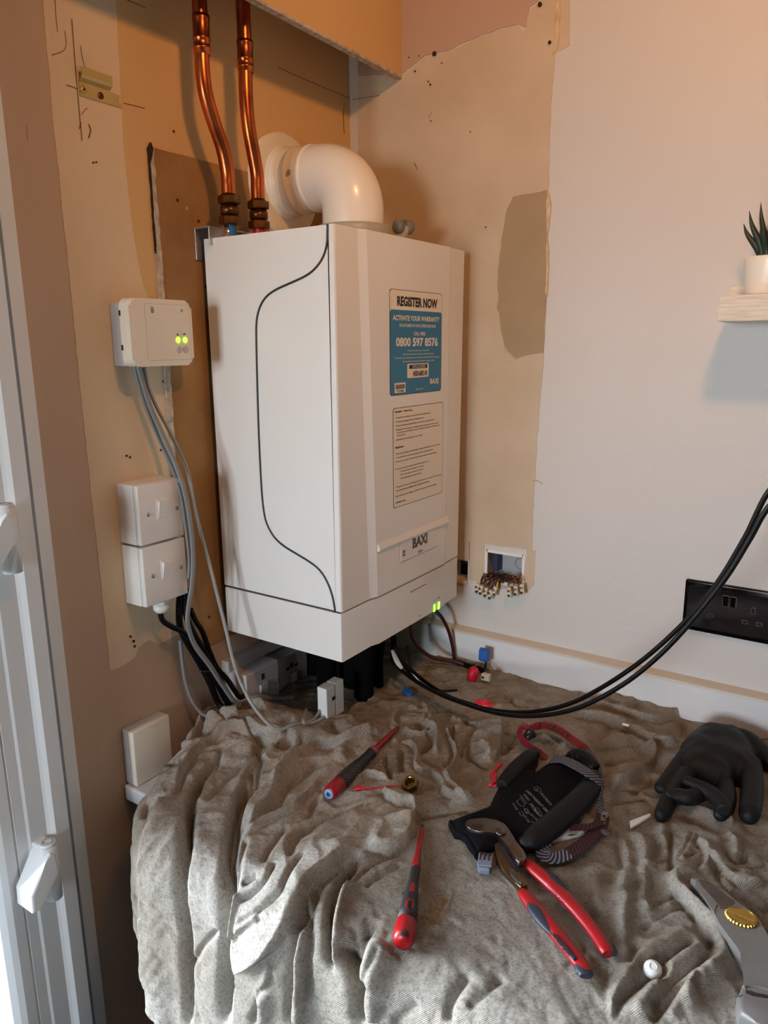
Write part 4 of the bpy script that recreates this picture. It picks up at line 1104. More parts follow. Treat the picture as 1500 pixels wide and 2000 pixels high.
cable('grey_cable', PA((281, 718, .028), (290, 755, .026), (306, 795, .026), (330, 840, .030), (352, 885, .040), (368, 925, .050), (378, 980, .055), (392, 1040, .060), (410, 1105, .066), (425, 1165, .075), (440, 1225, .09), (458, 1300, .11), (478, 1350, .13), (505, 1393, .16), (540, 1424, .19), (578, 1430, .20), (612, 1405, .20), (636, 1368, .20)),
      0.0030, M_cable2, 'thin pale grey cable looping from beside the boiler to the white connector')
cable('grey_cable', PA((600, 1416, .17), (592, 1434, .20), (604, 1439, .205), (622, 1425, .21), (637, 1395, .21), (640, 1366, .208)), 0.0036, M_cable2, 'short grey loop of cable hanging from the white connector onto the sheet')
cable('grey_cable', PA((352, 1250, .020), (356, 1290, .018), (362, 1330, .016), (375, 1368, .020), (398, 1396, .03), (425, 1412, .05)), 0.0034, M_cable, 'grey cable curving down the left wall to the edge of the sheet')
cable('grey_cable', PA((470, 1375, .06), (466, 1385, .06), (463, 1400, .065), (462, 1415, .07)), 0.0036, M_cable, 'short grey cable dropping beside the black cables')
blk = 'black cables bunched under the switches'
cable('black_cable', PA((313, 1196, .028), (318, 1212, .030), (335, 1224, .034), (355, 1233, .036), (372, 1250, .038), (395, 1290, .04), (420, 1330, .045), (445, 1375, .05), (455, 1410, .055)), 0.0048, M_cblk, 'black cable coming out of the white cable gland', blk)
cable('black_cable', PA((352, 1155, .024), (350, 1190, .024), (352, 1225, .026), (366, 1255, .03), (388, 1292, .034), (408, 1330, .038), (425, 1370, .042), (435, 1412, .05)), 0.0060, M_cblk, 'black cable emerging from behind the lower switch, leftmost of the bunch', blk)
cable('black_cable', PA((362, 1150, .030), (364, 1200, .030), (376, 1232, .034), (392, 1262, .036), (412, 1296, .04), (432, 1335, .044), (446, 1380, .05), (450, 1412, .055)), 0.0060, M_cblk, 'black cable in the middle of the bunch under the switches', blk)
cable('black_cable', PA((372, 1190, .024), (382, 1212, .026), (396, 1235, .028), (408, 1270, .03), (424, 1305, .034), (446, 1330, .04), (466, 1362, .045), (478, 1400, .05)), 0.0050, M_cblk, 'black cable on the boiler side of the bunch', blk)
cable('black_cable', PA((372, 1222, .02), (384, 1252, .03), (402, 1284, .034), (426, 1312, .036), (448, 1332, .05), (465, 1358, .055), (472, 1380, .055)), 0.0026, M_cblk, 'thin black cable lying over the bunch', blk)
ct = MB(); q = onA(404, 1308, .04); ct.tube([q+Vector((0, -.018, .004)), q+Vector((.008, 0, .0)), q+Vector((0, .022, .006))], .0022, 6, 4); setp(ct.build('cable_tie', M_black), 'black cable tie holding the bunched black cables', 'cable tie')
# white two-part connector
wc = thing('white_connector', (0.2, -0.40, 0.87), 'white two part connector box with grey cables entering it, standing on the sheet', 'connector')
def boxpx(px0, px1, py0, py1, x, dep):
    a = onA(px0, (py0+py1)/2, x); c = onA(px1, (py0+py1)/2, x); t_ = onA((px0+px1)/2, py0, x); u = onA((px0+px1)/2, py1, x)
    return a.y, c.y, u.z, t_.z
q0 = onA(628, 1365, .205); q1 = onA(662, 1365, .205); qt = onA(645, 1333, .205); qb = onA(645, 1397, .205)
yy0, yy1, zz0, zz1 = q0.y, q1.y, qb.z, qt.z
w_ = (yy1-yy0)
MB().box((.195, yy0, zz0), (.217, yy0+w_*.48, zz1), .0015).build('body', M_whitep, wc)
MB().box((.195, yy0+w_*.52, zz0), (.217, yy1, zz1), .0015).build('lid', M_whitep, wc)
MB().box((.199, yy0+w_*.2, zz0+.002), (.213, yy1-w_*.2, zz1-.002)).build('joint', M_hole, wc)
MB().box((.2165, yy0+w_*.30, zz0+(zz1-zz0)*.55), (.2175, yy0+w_*.48, zz0+(zz1-zz0)*.66)).build('cable_entry', M_hole, wc)
# two long black cables from the right edge to under the boiler
lb = 'long black cables sagging across the right wall'
cable('black_cable', PB((1560, 900, .32), (1500, 962, .32), (1455, 1050, .31), (1400, 1140, .30), (1340, 1212, .29), (1260, 1285, .285), (1180, 1340, .28), (1110, 1375, .275), (1040, 1390, .27), (970, 1388, .26), (900, 1370, .24), (850, 1345, .22), (805, 1310, .20), (775, 1275, .19)), 0.0037, M_cblk, 'long black cable sagging from the right edge, the upper and farther of the two', lb)
cable('black_cable', PB((1560, 935, .345), (1500, 992, .345), (1465, 1052, .34), (1420, 1125, .335), (1362, 1200, .33), (1290, 1278, .33), (1215, 1338, .325), (1130, 1382, .32), (1050, 1398, .31), (975, 1394, .29), (905, 1374, .265), (850, 1352, .245), (800, 1322, .225), (765, 1290, .20)), 0.0037, M_cblk, 'long black cable sagging from the right edge, the lower and nearer of the two', lb)
cable('black_cable', PB((768, 1262, .19), (790, 1300, .20), (820, 1335, .22), (870, 1358, .24), (930, 1378, .255)), 0.0030, M_cblk, 'shorter black cable under the boiler beside the two long ones')
cable('black_cable', PB((796, 1262, .13), (800, 1290, .14), (806, 1312, .15), (815, 1330, .16), (830, 1346, .17), (860, 1352, .17), (893, 1348, .15)), 0.0026, M_cblk, 'thin black cable with a white sleeve under the boiler')
e0, e1 = onB(807, 1312, -.155), onB(817, 1329, -.165); e0.y -= 0.004; e1.y -= .004
setp(MB().cyl(e0, e1, .0038, n=12).build('cable_sleeve', M_whitep), 'white sleeve on a thin black cable under the boiler', 'sleeve')
setp(MB().tube(PB((766, 1270, .21), (772, 1284, .215), (778, 1296, .22), (786, 1306, .22)), [.003, .005, .005, .003], 8, 4).build('cable_clamp', M_greyp), 'pale cable clamp in the shadow under the boiler', 'clamp')
M_maroon = mat('maroon cable sheath', rgb(58, 16, 20), 0.45)
mg = 'maroon cables behind the boiler'
cable('maroon_cable', PB((846, 1190, .06), (862, 1205, .055), (876, 1232, .04), (884, 1262, .03), (889, 1288, .03), (905, 1296, .035), (930, 1300, .04)), 0.0040, M_maroon, 'maroon cable dropping from the boiler corner to the upstand', mg)
cable('maroon_cable', PB((802, 1222, .12), (806, 1246, .11), (822, 1268, .09), (845, 1284, .075), (880, 1291, .055), (905, 1297, .045), (928, 1305, .045)), 0.0042, M_maroon, 'maroon cable curving out from under the boiler to the red connector', mg)
cable('black_cable', PB((895, 1292, .04), (915, 1300, .045), (938, 1306, .05), (945, 1318, .05)), 0.0055, M_cblk, 'short black cable end at the blue connector')
# ---------------------------------------------------------------- black double socket on the right wall
M_bn = mat('black nickel plate', rgb(40, 36, 36), 0.12, metal=0.9)
M_bp = mat('black socket insert', rgb(24, 22, 24), 0.10, spec=.8)
M_bn3 = mat('polished socket trim', rgb(120, 116, 114), 0.25, metal=.9)
ds = thing('double_socket', (0.81, 0, 1.05), 'shiny black nickel double socket on the right wall above the upstand', 'socket')
sx0, sz0, sw_, sh = 0.7415, 1.0452, 0.150, 0.0945
MB().prism(rrect(sx0, sz0, sx0+sw_, sz0+sh, 0.003, 3), FB(), 0.0, 0.0075, 0.0028, 3).build('face_plate', M_bn, ds, auto=True)
MB().prism(rrect(sx0+.006, sz0+.008, sx0+sw_-.006, sz0+sh-.010, 0.004, 3), FB(), 0.0070, 0.0079, 0.0003, 1).build('insert', M_bp, ds)
def hole(fx_, fz_, w, h, nm='pin_hole', m=M_hole):
    x, z = sx0+fx_*sw_, sz0+fz_*sh
    MB().prism(rrect(x-w/2-.0012, z-h/2-.0012, x+w/2+.0012, z+h/2+.0012, .0015, 2), FB(), .0076, .0083, .0002, 1).build('pin_surround', M_bn3, ds)
    MB().prism(rrect(x-w/2, z-h/2, x+w/2, z+h/2, .001, 2), FB(), .0080, .0084).build(nm, M_dark, ds)
for ox in (0.235, 0.765):
    hole(ox, .60, .005, .010); hole(ox-.075, .36, .008, .005); hole(ox+.075, .36, .008, .005)
for ox in (0.465, 0.545):
    x, z = sx0+ox*sw_, sz0+.70*sh
    MB().prism(rrect(x-.0055, z-.0105, x+.0055, z+.0105, .0015, 2), FB(), .0076, .0090, .0004, 1).build('rocker_surround', M_bn3, ds)
    b = MB(); b.add([(x-.0042, -.009, z-.009), (x+.0042, -.009, z-.009), (x+.0042, -.009, z+.009), (x-.0042, -.009, z+.009), (x-.0042, -.0098, z-.009), (x+.0042, -.0098, z-.009), (x+.0042, -.0125, z+.0075), (x-.0042, -.0125, z+.0075)],
                    [(0, 1, 2, 3), (4, 7, 6, 5), (0, 4, 5, 1), (1, 5, 6, 2), (2, 6, 7, 3), (3, 7, 4, 0)]); b.build('rocker', M_bn, ds)
# ---------------------------------------------------------------- recessed back box with loose wires
bxm = mat('grey moulded box', rgb(172, 170, 172), 0.5)
rb = thing('recessed_back_box', (0.383, 0, 1.07), 'open white back box sunk into the right wall beside the boiler', 'junction box')
x0, x1, z0_, z1_ = 0.341, 0.425, 1.0675, 1.132
b = MB()
b.prism([(x0-.0035, z0_-.0035), (x1+.0035, z0_-.0035), (x1+.0035, z1_+.0035), (x0-.0035, z1_+.0035)], FB(), -.0, .0022)
b.bm.free(); b = MB()
for lo, hi in (((x0-.0035, -.0028, z0_-.0035), (x0+.003, .001, z1_+.0035)), ((x1-.003, -.0028, z0_-.0035), (x1+.0035, .001, z1_+.0035)), ((x0, -.0028, z1_-.003), (x1, .001, z1_+.0035)), ((x0, -.0028, z0_-.0035), (x1, .001, z0_+.003))): b.box(lo, hi, .0006, 1)
b.build('rim', M_whitep, rb)
b = MB()
for lo, hi in (((x0, 0, z0_), (x0+.0015, .040, z1_)), ((x1-.0015, 0, z0_), (x1, .040, z1_)), ((x0, 0, z1_-.0015), (x1, .040, z1_)), ((x0, 0, z0_), (x1, .040, z0_+.0015)), ((x0, .0385, z0_), (x1, .040, z1_))): b.box(lo, hi)
b.build('inner_box', bxm, rb)
b = MB(); cc = Vector((0.402, .038, 1.103)); b.tube([cc+Vector((.0115*math.cos(i*math.pi/10), 0, .0115*math.sin(i*math.pi/10))) for i in range(21)], .0005, 5, 1); b.build('knockout_ring', M_inkg, rb)
MB().box((.352, .014, 1.085), (.360, .037, 1.125), .001).build('mounting_lug', mat('dark blue clip', rgb(28, 40, 84), .5), rb)
t = MB(); text_fit(t, 'MADE IN UK 35MM', frame((0, .0378, 0), (1, 0, 0), (0, 0, 1), (0, -1, 0)), .383, 1.1225, .412, 1.127, .02); t.build('moulded_lettering', M_inkg, rb)
# old hole beside it
oh = thing('old_box_cavity', (0.28, 0, 1.06), 'dark open cavity in the right wall half hidden by the boiler edge', 'cavity')
MB().box((hole_old[0]+.0004, .0335, hole_old[2]+.0004), (hole_old[1]-.0004, .036, hole_old[3]-.0004)).build('cavity_back', M_dark, oh)
b = MB()
for i in range(7): b.box((.2795+i*.0024, -.0006+.002*(i % 2), 1.101-.004*(1+(i % 3)*.4)), (.2810+i*.0024, .004, 1.1035))
b.build('ragged_edge', M_hole, oh)
MB().box((.250, -.004, 1.0490), (.298, .001, 1.0575), .0008).build('timber_strip', M_ochre, oh, 'strip of bare wood under the cavity')
wires = thing('wire_bundle', (0.383, -.01, 1.075), 'loose brown, red and yellow wires spilling from the recessed back box', 'wires')
WM = [mat('brown wire', rgb(70, 34, 22), .4), mat('red wire', rgb(96, 26, 24), .4), mat('black wire', rgb(24, 20, 20), .4), mat('yellow earth wire', rgb(206, 178, 40), .45), mat('amber wire', rgb(140, 84, 26), .4)]
r_ = random.Random(5)
left_t = [onB(*q, -.016) for q in ((939, 1142), (946, 1146), (954, 1150), (937, 1152), (948, 1155), (958, 1160), (966, 1152))]
right_t = [onB(*q, -.016) for q in ((994, 1149), (1006, 1146), (1018, 1142))]
def wire(p0, p1, hgt, m):
    mid = p0.lerp(p1, .5)+Vector((r_.uniform(-.004, .004), -.012, hgt))
    MB().tube([p0+Vector((0, .012, -.004)), p0, mid, p1+Vector((0, .002, .008)), p1], .0012, 7, 6).build('wire', m, wires)
for i, p1 in enumerate(left_t):
    wire(Vector((.350+.006*i, .010, 1.078+.003*(i % 3))), p1+Vector((0, 0, .004)), .012+.004*(i % 2), WM[(0, 2, 1, 0, 1, 2, 0)[i]])
    wire(Vector((.352+.006*i, .008, 1.076)), p1+Vector((.003, 0, .006)), .008, WM[(1, 0, 2, 1, 0, 0, 1)[i]])
for i, p1 in enumerate(right_t):
    wire(Vector((.400+.007*i, .008, 1.082)), p1+Vector((0, 0, .004)), .016, WM[(0, 4, 4)[i]]); wire(Vector((.392+.007*i, .006, 1.078)), p1+Vector((-.003, 0, .006)), .010, WM[(1, 2, 4)[i]])
for k in range(14):
    p0 = Vector((.352+.0048*k, .006, 1.074+r_.uniform(0, .008))); wire(p0, p0+Vector((r_.uniform(-.02, .02), -.016, r_.uniform(-.010, -.004))), r_.uniform(.0, .01), WM[r_.choice([0, 0, 1, 2, 4])])
p0 = onB(974, 1132, -.012); p1 = onB(971, 1152, -.016)
MB().tube([p0+Vector((0, .012, 0)), p0, p0.lerp(p1, .5)+Vector((0, -.003, 0)), p1], .0019, 8, 6).build('wire', WM[3], wires)
M_clear = mat('milky terminal plastic', rgb(214, 206, 186), .3, spec=.5)
def terminals(name, P, lab, up):
    o = thing(name, P[0], lab, 'terminal block')
    for p in P:
        MB().tube([p+up*.011, p, p-up*.011], .0044, 10, 2).build('terminal_shell', M_clear, o)
        c = p+Vector((-.0005, -.004, .004))
        MB().cyl(c, c+Vector((0, -.0018, .0004)), .0028, .0026, 12).build('screw_port', M_brass, o)
        c = p+Vector((.0005, -.004, -.006))
        MB().cyl(c, c+Vector((0, -.0018, .0004)), .0026, .0024, 12).build('screw_port', M_hole, o)
    return o
terminals('terminal_block', [onB(*q, -.018) for q in ((932, 1149), (939, 1152.5), (948, 1157), (957, 1161.5), (966, 1155))], 'milky terminal block hanging at the left of the loose wires', Vector((.25, 0, .97)))
terminals('terminal_block', [onB(*q, -.018) for q in ((995, 1157), (1008, 1154), (1020, 1151))], 'milky terminal block hanging at the right of the loose wires', Vector((-.15, 0, .98)))
# ---------------------------------------------------------------- shelf and plant
M_shelf = bpy.data.materials.new('whitewashed oak'); M_shelf.use_nodes = True
nt = M_shelf.node_tree; bs = nt.nodes['Principled BSDF']; bs.inputs['Roughness'].default_value = .6
tc = nt.nodes.new('ShaderNodeTexCoord'); mp = nt.nodes.new('ShaderNodeMapping'); mp.inputs['Scale'].default_value = (6, 40, 90)
nn = nt.nodes.new('ShaderNodeTexNoise'); nn.inputs['Scale'].default_value = 4; nn.inputs['Detail'].default_value = 6; cr = nt.nodes.new('ShaderNodeValToRGB')
cr.color_ramp.elements[0].position = .35; cr.color_ramp.elements[0].color = rgb(208, 198, 180); cr.color_ramp.elements[1].position = .6; cr.color_ramp.elements[1].color = rgb(228, 221, 206)
nt.links.new(tc.outputs['Object'], mp.inputs[0]); nt.links.new(mp.outputs[0], nn.inputs['Vector']); nt.links.new(nn.outputs['Fac'], cr.inputs[0]); nt.links.new(cr.outputs[0], bs.inputs['Base Color'])
s0 = onB(1405, 577, -.12); s1 = onB(1403, 628, -.12)
sh_ = MB().box((s0.x, -.120, s1.z), (s0.x+.75, -.0005, s0.z), .0012).build('floating_shelf', M_shelf)
setp(sh_, 'pale whitewashed wooden floating shelf on the right wall', 'shelf')
st = s0.z
pot = thing('plant_pot', (0.865, -.062, st), 'small white pot on the shelf holding a spiky succulent', 'plant pot')
pl_ = onB(1450, 545, -.062); px_ = pl_.x
rp_ = .036; pcx = px_+rp_+.0005
M_pot = mat('white glazed pot', rgb(238, 234, 224), .3)
b = MB(); b.lathe((pcx, -.062, st), (0, 0, 1), [(0, rp_*.80), (.004, rp_*.86), (.020, rp_*.93), (.052, rp_), (.056, rp_), (.057, rp_*.985), (.056, rp_*.94), (.048, rp_*.92)], 48, caps=True); b.build('pot', M_pot, pot)
pn = thing('succulent_plant', (pcx, -.062, st+.048), 'dark green spiky succulent growing in the white pot', 'plant')
M_leaf = mat('dark succulent leaf', rgb(38, 58, 44), .45, col2=rgb(24, 40, 32), vscale=70)
M_soil = mat('potting soil', rgb(52, 40, 32), .95)
MB().lathe((pcx, -.062, st+.040), (0, 0, 1), [(0, rp_*.9), (.010, rp_*.9), (.012, rp_*.4)], 30).build('soil', M_soil, pot)
base = Vector((pcx, -.062, st+.050))
leafs = [(-1.0, -.08, .075, .058), (-.62, -.15, .09, .075), (-.42, .15, .085, .088), (-.05, -.25, .105, .100), (.12, .1, .10, .095), (.35, -.3, .095, .085), (.7, .1, .09, .07), (1.0, -.2, .08, .05), (-.25, -.6, .07, .05), (.2, .7, .07, .06), (-.5, .6, .07, .06), (.5, .5, .075, .06)]
for dx, dy, L, hz in leafs:
    d = Vector((dx, dy, 0)); out = min(.9, d.length); d = d.normalized() if d.length > 0 else d
    tip = base+d*L*out*.62+Vector((0, 0, hz)); m1 = base+d*L*out*.28+Vector((0, 0, hz*.35)); m2 = base+d*L*out*.52+Vector((0, 0, hz*.72))
    MB().tube([base+d*.004-Vector((0, 0, .006)), base+d*.010+Vector((0, 0, .006)), m1, m2, tip], [.0055, .0070, .0056, .0032, .0003], 10, 6).build('leaf', M_leaf, pn)
c0, c1 = onB(1428, 558, -.012), onB(1431, 577, -.012)
fr_ = MB(); fr_.box((c0.x, -.018, st), (c0.x+.05, -.010, st+.021), .001); fo = fr_.build('ceramic_tile_block', M_shelf); setp(fo, 'small pale block on the shelf behind the white pot', 'ornament')
# ---------------------------------------------------------------- things lying on the sheet
def P2(px, py, z): p = onZ(px, py, z); return p
def lay(pxs, rad, q=60, sink=0.0, soft=0.012):
    pts = [onZ(x, y, Z0+.006) for x, y in pxs]
    return press(pts, rad, q, soft, sink)
M_toolr = mat('red tool plastic', rgb(150, 10, 20), 0.34)
M_toolk = mat('black tool grip', rgb(34, 34, 38), 0.55)
M_tooln = mat('navy tool grip', rgb(36, 44, 58), 0.5)
M_tsteel = mat('worn tool steel', rgb(120, 112, 106), 0.34, metal=1.0, var=.35, vscale=40)
M_tsteel2 = mat('bronzed tool steel', rgb(120, 98, 72), 0.4, metal=1.0, var=.3, vscale=60)
def driver(name, a, c, lab, prof, tilt=0.0):
    """a = handle end pixel, c = tip pixel"""
    z = lay([a, c], .007, 60)
    z = z+.0135
    A, B = onZ(*a, z), onZ(*c, z-.010)
    ax = (B-A); L = ax.length; ax.normalize()
    o = thing(name, A, lab, 'screwdriver')
    for nm, m, pr_, n in prof:
        b = MB(); b.lathe(A, ax, [(t*L, r) for t, r in pr_], n, True); b.build(nm, m, o)
    return o, A, ax, L
o, A, ax, L = driver('insulated_screwdriver', (642, 1551), (781, 1417), 'red and black screwdriver with dotted grip and blue end cap, left of the brass nut', [
    ('handle_cap', M_toolr, [(0, .0085), (.01, .0112), (.06, .0122), (.125, .0118), (.13, .0118)], 32),
    ('handle', M_toolk, [(.130, .0118), (.14, .0122), (.22, .0126), (.30, .0118), (.42, .0092), (.50, .0085), (.56, .0092), (.585, .0088)], 32),
    ('blade_sleeve', M_toolr, [(.58, .0082), (.60, .0080), (.615, .0055), (.66, .0050), (.93, .0040), (.935, .0036)], 20),
    ('blade', M_tsteel, [(.93, .0028), (.97, .0028), (1.0, .0014)], 10)])
b = MB(); b.lathe(A, ax, [(-.0015, .0040), (-.0012, .0072), (.003, .0090), (.006, .0104)], 28); b.build('end_disc', mat('light blue end cap', rgb(110, 170, 215), .35), o, 'light blue end cap')
b = MB(); b.lathe(A-ax*.0017, ax, [(0, .0036), (.0012, .0036)], 18); b.build('end_symbol', mat('dark blue print', rgb(30, 50, 80), .5), o)
M_dot = mat('grip dots', rgb(150, 110, 112), .6)
b = MB(); s1_ = ax.orthogonal().normalized(); s2_ = ax.cross(s1_)
for i in range(9):
    for j in range(16):
        a_ = 2*math.pi*(j+.5*(i % 2))/16; nrm = s1_*math.cos(a_)+s2_*math.sin(a_); b.ball(A+ax*L*(.16+i*.020)+nrm*.0122, .0006, seg=6)
b.build('grip_dots', M_dot, o)
b = MB(); b.lathe(A, ax, [(.555*L, .0091), (.56*L, .0097), (.585*L, .0095), (.59*L, .0085)], 28); b.build('collar_ring', mat('mauve ring', rgb(150, 70, 90), .4), o)
o, A, ax, L = driver('insulated_screwdriver', (787, 1843), (826, 1612), 'slimmer red and black screwdriver lying alone at the front of the sheet', [
    ('handle_cap', M_toolr, [(0, .004), (.008, .0105), (.03, .0128), (.07, .0134), (.13, .0128), (.145, .0122)], 32),
    ('handle', M_toolk, [(.145, .0120), (.22, .0116), (.32, .0100), (.42, .0078), (.50, .0066), (.57, .0066), (.58, .0062)], 32),
    ('blade_sleeve', M_toolr, [(.575, .0064), (.60, .0060), (.72, .0040), (.95, .0032), (.955, .0028)], 20),
    ('blade', M_tsteel, [(.95, .0018), (.98, .0018), (1.0, .0026)], 10)])
view = (Vector(CAM)-A).normalized(); upn = (view-ax*view.dot(ax)).normalized(); sdn = ax.cross(upn)
b = MB(); M = frame(A+upn*.0094, ax, sdn)
M = frame(A, ax, sdn); nrm = Vector((M[0][2], M[1][2], M[2][2]))
sgn = 1 if nrm.dot(upn) > 0 else -1
def strip(t0, t1, w0, w1, r0_, r1_, m, nm, n=12):
    b = MB(); V = []; F_ = []
    for i in range(n+1):
        t_ = i/n; tt = t0+(t1-t0)*t_; w = (w0+(w1-w0)*t_)*min(1, math.sqrt(max(0.0, 1-(2*t_-1)**8))+.05); r = r0_+(r1_-r0_)*t_
        for k in range(-4, 5):
            a_ = k/4*w; V.append(A+ax*L*tt+(upn*math.cos(a_)+sdn*math.sin(a_))*(r+.0004))
    for i in range(n):
        for k in range(8): F_.append((i*9+k, i*9+k+1, i*9+k+10, i*9+k+9))
    b.add(V, F_, True); b.build(nm, m, o)
strip(.18, .42, .52, .30, .0119, .0078, M_toolr, 'grip_inlay')
strip(.185, .245, .22, .22, .0124, .0119, M_dark, 'hanging_hole')
strip(-.0, .035, .45, .35, .0095, .0128, M_toolk, 'end_inlay')
# pliers
def zpress(pxs, rad, q=60): return lay(pxs, rad, q)
zp = lay([(905, 1610), (975, 1630), (1010, 1680), (1045, 1740), (1130, 1880)], .013, 60); zq = lay([(1030, 1680), (1100, 1760), (1190, 1860)], .012, 60)
zp = max(zp, zq)+.002
pli = thing('water_pump_pliers', P2(980, 1627, zp), 'open red handled water pump pliers lying across the black glove', 'pliers')
def pz(reg, s, z):
    ox, oy, k = REG[reg]; return [onZ(ox+float(q.split(',')[0])/k, oy+float(q.split(',')[1])/k, z) for q in s.split()]
REG['g'] = (600, 1350, 2.5); REG['h'] = (860, 1400, 4.1667)
zh = zp+.010
jawA = pz('g', '770,655 785,642 815,636 870,633 925,642 965,662 988,690 1000,715 1012,748 1040,775 1062,797 1072,825 1060,842 1035,850 1018,838 1005,805 985,780 955,745 925,708 885,704 840,700 800,690 778,674', zh+.004)
MB().prism([(p.x, p.y) for p in jawA], FZ(zh+.004), -.0045, .0055, .0018, 3).build('upper_jaw', M_tsteel, pli, auto=True)
jin = pz('g', '800,655 830,647 862,655 856,672 836,682 812,672', zh+.0094)
MB().prism([(p.x, p.y) for p in jin], FZ(zh+.0094), 0, .0003).build('jaw_teeth', M_hole, pli)
jawB = pz('g', '905,712 935,712 945,760 965,800 1000,835 1035,880 1060,930 1075,958 1040,972 1015,945 985,915 950,880 928,830 915,770', zh-.004)
MB().prism([(p.x, p.y) for p in jawB], FZ(zh-.004), -.004, .0040, .0015, 2).build('lower_leg', M_tsteel2, pli, auto=True)
slot = pz('g', '935,740 950,745 985,800 1030,870 1024,890 1000,868 960,815 938,775', zh+.0002)
MB().prism([(p.x, p.y) for p in slot], FZ(zh+.0002), 0, .0004).build('adjust_slot', M_hole, pli)
leg3 = pz('g', '985,865 1010,872 1040,905 1055,935 1045,945 1020,930 995,900', zh+.001)
MB().prism([(p.x, p.y) for p in leg3], FZ(zh+.001), -.003, .0015, .0006).build('rib_plate', M_tsteel, pli)
pv = P2(600+945/2.5, 1350+690/2.5, zh+.009)
MB().lathe(pv, (0, 0, 1), [(0, .0075), (.0022, .0075), (.003, .0066), (.003, .0)], 28, caps=False).build('pivot', M_tsteel, pli)
recs = pz('g', '990,742 1010,758 1045,790 1050,805 1035,812 1005,785 985,760', zh+.0095)
MB().prism([(p.x, p.y) for p in recs], FZ(zh+.0095), 0, .0004).build('recess', M_tsteel2, pli)
def handle(s, R, s2, nm, z, fl=.72):
    pts = pz('g', s, z); MB().tube(pts, R, 22, 8, flat=((0, 0, 1), fl)).build(nm, M_toolr, pli, 'red plastic handle')
handle('1078,835 1105,865 1150,905 1215,965 1290,1040 1360,1120 1420,1200 1455,1255 1470,1285', [.0066, .0092, .0100, .0098, .0094, .0090, .0088, .0088, .0070], None, 'handle', zp+.0085)
handle('1045,980 1075,1010 1120,1070 1190,1150 1260,1235 1320,1310 1355,1365 1365,1385', [.0066, .0092, .0098, .0098, .0092, .0090, .0088, .0070], None, 'handle', zp+.0085)
def inlay(s, R, z, m=M_tooln): MB().tube(pz('g', s, z), R, 14, 6, flat=((0, 0, 1), .5)).build('grip_inlay', m, pli, 'dark soft grip inlay')
inlay('1162,890 1188,908 1224,942 1262,975', [.0045, .0074, .0074, .004], zp+.0122)
inlay('1438,1208 1462,1235 1482,1262 1487,1285', [.003, .0062, .0072, .0060], zp+.0082)
inlay('1088,1022 1112,1060 1150,1112 1178,1150 1208,1190', [.0060, .0096, .0098, .0080, .0040], zp+.0108)
inlay('1205,1190 1235,1225 1275,1272 1310,1310', [.0028, .0040, .0040, .0028], zp+.0142)
inlay('1322,1320 1340,1346 1356,1374 1360,1394', [.0060, .0092, .0094, .0066], zp+.0095)
t = MB()
def text_path(t, s, a, c, h, z, bold=.02):
    A_, B_ = P2(*a, z), P2(*c, z); d = (B_-A_); up = Vector((-d.y, d.x, 0)).normalized()
    text_fit(t, s, frame(A_, d, up), 0, -h/2, d.length, h/2, bold)
text_path(t, 'KNIPEX', (600+1195/2.5, 1350+1180/2.5), (600+1285/2.5, 1350+1295/2.5), .0045, zp+.0163)
text_path(t, 'COBRA VDE', (600+1175/2.5, 1350+948/2.5), (600+1255/2.5, 1350+1035/2.5), .0030, zp+.0160)
t.build('handle_lettering', mat('dark red print', rgb(120, 12, 22), .5), pli)
# brass nut
zn = lay([(802, 1530)], .012, 70)
nc = P2(802, 1532, zn+.007)
nut = thing('brass_nut', nc, 'brass compression nut lying on the sheet between the screwdrivers', 'nut')
M_brassn = mat('brass', rgb(150, 124, 70), .3, metal=1.0)
axn = (Vector((-.1, -.45, .9))).normalized()
b = MB(); b.lathe(nc-axn*.006, axn, [(0, .0120), (.001, .0135), (.010, .0135), (.0115, .0125), (.0115, .0088), (.002, .0080), (0, .0080)], 6, caps=False, smooth=False); b.build('hex_body', M_brassn, nut)
b = MB(); b.lathe(nc-axn*.006, axn, [(.0112, .0116), (.013, .0112), (.013, .0088), (.001, .0082)], 40, caps=False); b.build('threaded_bore', M_brassn, nut)
# scraps of red elastic, tape etc
M_redc = mat('red plastic film', rgb(206, 20, 52), .45)
def scrap(name, pxs, rad, m, lab, cat, seed, h=.006, flat=.6):
    z = lay([pxs[0], pxs[-1]], .006, 80, soft=.006)+h*.4
    r = random.Random(seed); pts = [onZ(x, y, z+r.uniform(-.001, .003)) for x, y in pxs]
    b = MB(); b.tube(pts, rad, 9, 4, flat=((0, 0, 1), flat))
    for v in b.bm.verts: v.co += Vector((r.uniform(-1, 1), r.uniform(-1, 1), r.uniform(-1, 1)))*.0006
    return setp(b.build(name, m), lab, cat)
scrap('red_tape_strip', [(692, 1543), (700, 1538), (712, 1540), (735, 1539), (760, 1536), (788, 1534)], [.003, .0042, .0022, .0012, .0012, .001], M_redc, 'twisted strip of red tape leading from the screwdriver to the brass nut', 'tape', 1)
scrap('red_tape_strip', [(956, 1534), (966, 1525), (962, 1512), (970, 1500), (980, 1490)], [.003, .0032, .0026, .0028, .0024], M_redc, 'torn red tape strip at the left side of the black glove', 'tape', 2)
scrap('red_tape_strip', [(957, 1512), (964, 1508), (968, 1518), (960, 1532), (972, 1536)], [.0015, .002, .0025, .003, .002], M_redc, 'small torn end of red tape just under the other torn strip', 'tape', 3)
z = lay([(945, 1374)], .012, 70)
